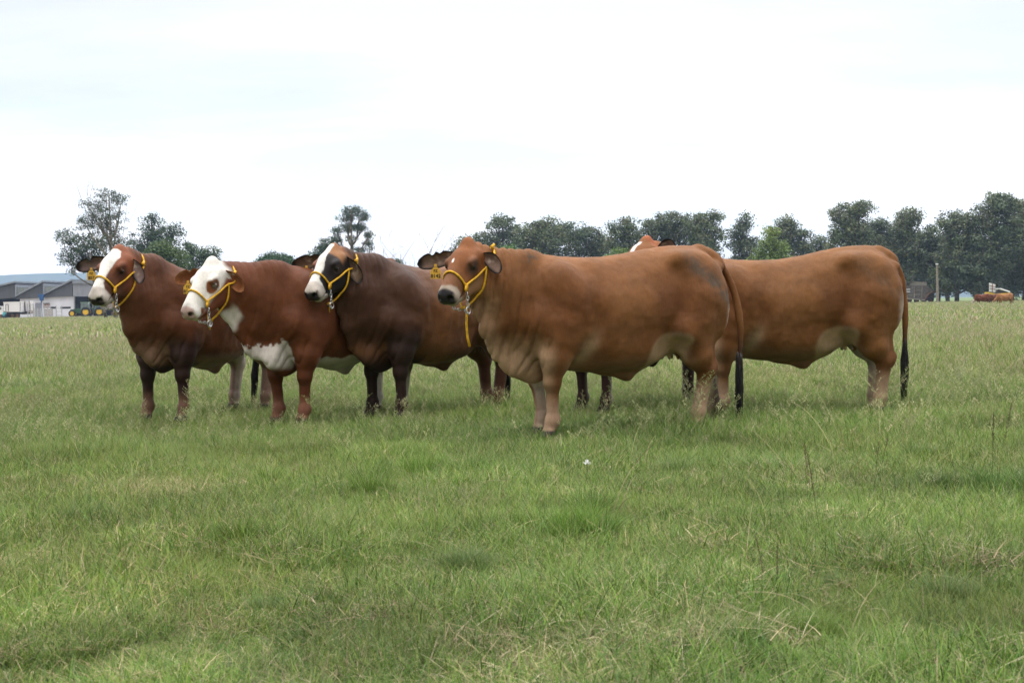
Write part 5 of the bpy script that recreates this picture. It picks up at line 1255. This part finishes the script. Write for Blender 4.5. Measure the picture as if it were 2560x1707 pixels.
def paint_red_blaze(V, H, ih, Nn):      # cow 1
    x, y, z = V.T; n1 = fbm(V, 4, 5); n2 = fbm(V, 14, 6); n3 = fbm(V, 45, 9)
    C = np.tile(np.array((.088, .031, .012)), (len(V), 1)); G = np.full(len(V), .55)
    C = blend(C, smooth(-.1, .7, n1) * .5, (.062, .021, .010))
    C = blend(C, smooth(.85, 1.15, x) * smooth(1.2, .8, z) * .4, (.12, .055, .026))
    bel = smooth(.60, .50, z + n2 * .03) * smooth(-.60, -.5, x) * smooth(.5, .3, x) * smooth(.1, -.4, Nn[:, 2])
    br = smooth(.74, .58, z + n2 * .08) * smooth(.58, .72, x)
    C = blend(C, np.clip(bel * .6, 0, 1), (.26, .18, .14)); C = blend(C, br * .62, (.27, .17, .11))
    leg = smooth(.80, .62, z + n2 * .03) * smooth(.44, .50, x) * smooth(.76, .70, x) * smooth(.10, .15, np.abs(y)); leg = np.maximum(leg, smooth(.52, .46, z) * (x > .3)); C = blend(C, leg * .92, (.022, .010, .009))
    C = blend(C, smooth(.30, .18, z + n2 * .03) * .7, (.19, .10, .065))
    hind = smooth(.62, .50, z + n2 * .10) * (x < -.3); C = blend(C, hind * .75 * smooth(-.6, .2, n3 + .3), (.20, .13, .10))
    inner = smooth(.25, .7, -Nn[:, 1] * np.sign(y)) * smooth(.62, .5, z) * (x < -.3); C = blend(C, inner * .8, (.42, .35, .30))
    tl = smooth(-.88, -.93, x) * smooth(.8, .5, z); C = blend(C, tl * .9, (.03, .015, .012))
    hx, hy, hz, nose, muz, eye, nos = head_parts(H)
    F = np.tile(np.array((.19, .060, .025)), (len(V), 1))
    F = blend(F, smooth(.080, .02, eye) * .8, (.035, .017, .011))
    F = blend(F, smooth(.20, .34, hx) * smooth(.0, .05, np.abs(hy)) * .7, (.060, .036, .024))
    w = np.interp(hx, [.03, .07, .12, .20, .30, .38, .42, .46], [.046, .062, .080, .068, .046, .050, .060, .10])
    F = blend(F, smooth(.004, -.004, np.abs(hy + .004) - w + n3 * .004) * smooth(.040, .050, hx + n3 * .006) * smooth(-.12, -.10, hz + .3 * (hx > .4)), WHITE)
    F = blend(F, smooth(.425, .445, hx + .3 * np.abs(hy) + n3 * .006) * .95, (.42, .37, .32))
    F = blend(F, nose * smooth(-.052, -.062, hz + n3 * .004), (.035, .026, .026)); G = np.where((nose * ih) > .5, .3, G)
    F = blend(F, smooth(.022, .012, nos), (.006, .005, .005))
    C = C * (1 - ih[:, None]) + F * ih[:, None]
    return blend(C, smooth(.075, .06, z), (.04, .03, .025)), G

def paint_white_face(V, H, ih, Nn):     # cow 2
    x, y, z = V.T; n1 = fbm(V, 4, 5); n2 = fbm(V, 9, 16); n3 = fbm(V, 45, 9)
    C = np.tile(np.array((.100, .031, .0105)), (len(V), 1)); G = np.full(len(V), .58)
    C = blend(C, smooth(-.1, .7, n1) * .5, (.072, .020, .009))
    br = smooth(.01, -.01, z - (.655 + .05 * n2 + .055 * n3 + .04 * fbm(V, 24, 19, 2))) * smooth(.58, .62, x + n2 * .03) * (z < .74)
    leg = np.maximum(smooth(.105, .12, np.abs(y)) * smooth(.78, .74, x) * (z < .80), smooth(.50, .44, z))
    thr = smooth(.02, -.02, 1.06 - x + n2 * .04 + np.maximum(0, z - .90) * .7 + np.maximum(0, .80 - z) * .3) * (1 - ih)
    thr = thr * smooth(.10, .25, fbm(V, 15, 23, 2) + .45 + (x - .95) * 1.5); thr = thr * smooth(1.10, 1.0, z) * smooth(.60, .66, z)
    bel = smooth(.01, -.01, z - (.54 + .03 * n2)) * smooth(-.75, -.6, x) * smooth(.6, .4, x)
    C = blend(C, np.clip(br * (1 - leg) + thr + bel * .9, 0, 1), (.50, .45, .40))
    C = blend(C, smooth(.40, .30, z) * (x < -.3), (.60, .56, .52))
    C = blend(C, smooth(.26, .18, z + n2 * .03) * (x > .3) * .5, (.24, .11, .07))
    tl = smooth(-.88, -.93, x) * smooth(.8, .5, z); C = blend(C, tl * .9, (.10, .04, .02))
    hx, hy, hz, nose, muz, eye, nos = head_parts(H)
    F = np.tile(np.array((.62, .585, .53)), (len(V), 1))
    F = blend(F, smooth(.35, .7, n3) * .25 * (hx < .2), (.30, .22, .16))
    ep = np.sqrt(((hx - .222) / 1.45) ** 2 + ((np.abs(hy) - .088) / 1.0) ** 2 + ((hz + .078) / 1.0) ** 2)
    F = blend(F, smooth(.004, -.004, ep - .046 + n3 * .006) * smooth(-.125, -.115, hz + n3 * .01) * (hy > 0), (.20, .065, .022))
    F = blend(F, smooth(.034, .026, eye), (.10, .06, .045))
    F = blend(F, smooth(.004, -.004, .10 - hx - .45 * (-hz - .1) + n3 * .006) * smooth(-.125, -.155, hz) * (np.abs(hy) > .03), (.15, .045, .018))
    F = blend(F, smooth(.026, .020, np.sqrt((hx - .425) ** 2 + (np.abs(hy) - .062) ** 2 + (hz + .125) ** 2) + n3 * .004) * (hy > 0), (.24, .10, .05))
    F = blend(F, nose * .85, (.33, .20, .165)); G = np.where((nose * ih) > .5, .35, G)
    F = blend(F, smooth(.022, .014, nos), (.03, .015, .012))
    C = C * (1 - ih[:, None]) + F * ih[:, None]
    return blend(C, smooth(.075, .06, z), (.07, .05, .035)), G

def paint_dark(V, H, ih, Nn):           # cow 3
    x, y, z = V.T; n1 = fbm(V, 4, 5); n2 = fbm(V, 14, 6); n3 = fbm(V, 45, 9)
    C = np.tile(np.array((.155, .066, .026)), (len(V), 1)); G = np.full(len(V), .5)
    C = blend(C, smooth(.05, .62, x + .25 * (z - .9) + n1 * .08) * .9, (.042, .018, .010))
    C = blend(C, smooth(.90, .60, z + n1 * .05) * smooth(.2, 0, x) * .7, (.075, .030, .018))
    C = blend(C, smooth(.70, .58, z + n2 * .05) * smooth(.58, .72, x) * .8, (.135, .060, .026))
    leg = smooth(.60, .45, z); lf = np.maximum(smooth(.84, .66, z + n2 * .03) * smooth(.42, .48, x) * smooth(.76, .70, x) * smooth(.10, .15, np.abs(y)), leg * (x > .3)); C = blend(C, lf * .9, (.020, .011, .009)); C = blend(C, leg * (x < -.3) * .8, (.075, .030, .018))
    C = blend(C, smooth(.26, .16, z + n2 * .03) * .8 * (x < 0), (.17, .09, .06))
    tl = smooth(-.88, -.93, x) * smooth(.8, .5, z); C = blend(C, tl * .9, (.02, .015, .014))
    hx, hy, hz, nose, muz, eye, nos = head_parts(H)
    F = np.tile(np.array((.018, .014, .013)), (len(V), 1))
    br = smooth(.11, .08, hx + n3 * .01 + .25 * (hy > .03) * 0) ; F = blend(F, smooth(.145, .11, hx + n3 * .008 - .15 * (-hz - .05)) * smooth(-.13, -.08, hz), (.24, .11, .042))
    F = blend(F, smooth(.02, .06, -hy) * smooth(.28, .2, hx) * smooth(-.11, -.06, hz), (.16, .062, .032))
    F = blend(F, smooth(.03, .01, hx), (.22, .085, .03))
    w = np.interp(hx, [.0, .05, .12, .20, .28, .34, .38, .44], [.028, .030, .033, .042, .050, .046, .05, .10])
    F = blend(F, smooth(.003, -.003, np.abs(hy + .006) - w + n3 * .004) * smooth(-.10, -.08, hz) * smooth(.0, .01, hx), (.62, .59, .54))
    mz = smooth(.415, .43, hx + .2 * np.abs(hy) + .35 * np.maximum(0, hz + .06) * 0 + n3 * .006)
    F = blend(F, mz, (.42, .37, .32))
    F = blend(F, nose * smooth(-.045, -.06, hz + n3 * .01), (.030, .024, .026)); G = np.where((nose * ih) > .5, .25, G)
    F = blend(F, smooth(.024, .016, nos), (.006, .004, .004))
    F = blend(F, smooth(.006, .0, np.abs(eye - .028) - .002) * .5, (.07, .05, .04))
    C = C * (1 - ih[:, None]) + F * ih[:, None]
    return blend(C, smooth(.075, .06, z), (.04, .03, .025)), G

def paint_dark_red(V, H, ih, Nn):       # hidden cow behind
    x, y, z = V.T; n2 = fbm(V, 9, 6)
    C = np.tile(np.array((.075, .024, .014)), (len(V), 1)); G = np.full(len(V), .5)
    C = blend(C, smooth(.60, .45, z), (.028, .012, .010))
    C = blend(C, smooth(.01, -.01, z - (.56 + .04 * n2)) * smooth(.4, .46, x) * smooth(.62, .55, x), (.40, .34, .30))
    C = blend(C, smooth(.075, .06, z), (.03, .02, .02))
    return C, G

HERD = [
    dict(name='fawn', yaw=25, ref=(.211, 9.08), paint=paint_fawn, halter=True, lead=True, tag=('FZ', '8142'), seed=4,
         poll=(1.18, .03, 1.42), head=(46, 36, 0), hs=dict(poll=.95), hscale=.98, earL=(.5,1,0,0), fold=.024, foldw=.062, dewlap=.02,
         legs=((0, 0), (-.07, 0), (.07, 0), (-.27, 0)), bend=.1, tail=[(-.72, 0, 1.325), (-.86, .05, 1.25), (-.955, .09, 1.08), (-1.0, .12, .85), (-1.01, .12, .65), (-1.0, .12, .45)], scale=1.0, notch=((.45, .35), (.62, .5)),
         label='light fawn cow nearest the camera, small white star on its forehead', ear_out=(.10, .07, .05), top=([-.5, 0, .4, .8, 1], [-.02, 0, .0, .0, .0])),
    dict(name='red', yaw=66, ref=(-2.96, 10.9), paint=paint_red_blaze, halter=True, tag=('FZ', '857'), seed=1,
         poll=(1.11, -.05, 1.50), head=(49, 3, 0), hscale=1.03, tail=[(-.72, 0, 1.325), (-.835, -.01, 1.262), (-.905, -.04, 1.13), (-.935, -.09, .92), (-.94, -.13, .70), (-.93, -.16, .47)], bend=-.15, top=([.2,.6,1],[0,.07,.12]), crest=.09, dewlap=-.04, earL=(.8,.85,-.35,0), hs=dict(poll=.8), legs=((0,.04),(0,-.04),(.08,.03),(.08,-.03)), fold=.009, notch=((.6, .6),),
         label='red brown cow with wide white blaze, leftmost of the haltered row', ear_out=(.10, .03, .02), ear_in=(.16, .11, .10)),
    dict(name='white', yaw=57, ref=(-1.81, 10.4), paint=paint_white_face, halter=True, tag=('FZ', '8143'), seed=2,
         poll=(1.25, -.21, 1.365), head=(50, 4, 0), bend=-.6, earL=(.2,.7,-.6,0), earlen=.19, legs=((0,-.0),(0,.02),(0,0),(0,0)), fold=.009, eyemat=M_EYEW, notch=((.5, .4),), hs=dict(poll=.95),
         label='red cow with white face and brown patch around its eye', ear_out=(.19, .065, .022), ear_in=(.17, .055, .02), ear_rim=(.27, .11, .045)),
    dict(name='dark', yaw=48, ref=(-1.067, 10.8), paint=paint_dark, halter=True, tag=('FZ', '814'), seed=3,
         poll=(1.15, -.02, 1.48), head=(46, 14, 0), bend=-.05, top=([.2,.6,1],[0,.05,.08]), crest=.06, hs=dict(poll=.8), earL=(.55,.8,-.75,0), legs=((0,.03),(0,-.03),(.05,0),(-.10,0)), fold=.014, notch=((.45, .3),),
         label='dark brown cow with black face patches and narrow white blaze', ear_out=(.03, .02, .017), ear_in=(.10, .06, .035)),
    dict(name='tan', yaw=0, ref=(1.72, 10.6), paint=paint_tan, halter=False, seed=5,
         poll=(1.21, .02, 1.505), head=(42, 42, 0), hs=dict(poll=.85), earL=(-.2,1,.25,0), earR=(.2,.6,-.9,0), droop=.02, fold=.004, legs=((0, 0), (0, 0), (0, 0), (-.03, 0)),
         label='tan cow at the right with its hindquarters and long black tail clear of the others'),
    dict(name='hidden', yaw=38, ref=(.70, 10.95), paint=paint_dark_red, halter=False, seed=6,
         poll=(1.22, -.02, 1.18), head=(52, 0, 0), fold=.004, vox=.014,
         label='dark cow mostly hidden behind the light fawn cow, two black forelegs showing', ear_out=(.03, .012, .01), ear_in=(.05, .03, .02)),
]
COWS = {}
for sp in HERD:
    a = radians(sp['yaw']); sc = sp.get('scale', 1.0)
    # ref is the ground point between the front hooves (cow x = .60)
    sp['loc'] = (sp['ref'][0] + .60 * sc * cos(a), sp['ref'][1] + .60 * sc * sin(a), 0)
    sp['group'] = 'cows lined up in the pasture'
    COWS[sp['name']] = build_cow(sp)
# ------------------------------------------------------------------ distant cattle, flower
def paint_plain(base, face=None):
    def f(V, H, ih, Nn):
        C = np.tile(np.array(base), (len(V), 1)); C = blend(C, smooth(.5, .3, V[:, 2]) * .3, (.3, .2, .13))
        if face: C = blend(C, ih, face)
        return C, np.full(len(V), .6)
    return f
for (px, D, yaw, base, face, hd_, lab, lg) in (
        (2458, 148, 12, (.13, .040, .018), (.36, .30, .25), (1.32, 0, .72), 'white faced red brown cow grazing, leftmost of the distant cattle', (52, 0, 0)),
        (2486, 155, 24, (.10, .032, .015), None, (1.30, -.05, .80), 'dark red cow standing between the two other distant cattle', (52, 0, 0)),
        (2514, 144, 5, (.27, .12, .045), None, (1.28, 0, .85), 'orange tan cow with its rump to the right edge, rightmost of the distant cattle', (52, 0, 0))):
    f_ = onground(px, D)
    sp = dict(name='far', yaw=yaw, loc=(f_.x, D, -.05), paint=paint_plain(base, face), vox=.03, poll=hd_, head=lg, fold=0, seed=9, label=lab, group='cattle resting in the distance', scale=.95)
    r_, _c = build_cow(sp)
fl = empty('white_flower', (0, 0, 0)); d = fwd + RT * ((1468 - W0 / 2) / FPX) - UP * ((1200 - H0 / 2) / FPX); t = -CAMH / d.z
fl.location = (d.x * t, d.y * t, 0); z_ = .085; mb = MB()
for k in range(9):
    a = k * 2 * pi / 9; c = Vector((cos(a) * .007, sin(a) * .007, z_ + .004 * (k % 3)))
    mb.add([c, c + Vector((cos(a) * .010 - sin(a) * .005, sin(a) * .010 + cos(a) * .005, .006)), c + Vector((cos(a) * .017, sin(a) * .017, .004)), c + Vector((cos(a) * .010 + sin(a) * .005, sin(a) * .010 - cos(a) * .005, .006))], [(0, 1, 2, 3)])
    mb.add([c + Vector((0, 0, .004)), c + Vector((-sin(a) * .006, cos(a) * .006, .012)), c + Vector((0, 0, .02)), c + Vector((sin(a) * .006, -cos(a) * .006, .012))], [(0, 1, 2, 3)])
mb.build('petals', mat('white_petals', (.8, .8, .8), .6, noise=.02), fl); mb = MB(); mb.tube([(0, 0, 0), (.004, 0, .04), (0, 0, z_)], .0018, 5); mb.build('stem', mat('flower_stem', (.10, .16, .05), .7), fl)
tag(fl, 'tiny white flower in the grass below the fawn cow belly', 'flower')
# ------------------------------------------------------------------ air
hm = bpy.data.materials.new('haze_air'); hm.use_nodes = True; t = hm.node_tree; t.nodes.clear()
o = t.nodes.new('ShaderNodeOutputMaterial'); v = t.nodes.new('ShaderNodeVolumePrincipled'); t.links.new(v.outputs[0], o.inputs['Volume'])
v.inputs['Color'].default_value = (.46, .62, .88, 1); v.inputs['Density'].default_value = .00022; v.inputs['Anisotropy'].default_value = .0
hz = MB().box(-4600, -80, -1.2, 4600, 4700, 190).build('haze', hm); tag(hz, kind='stuff')
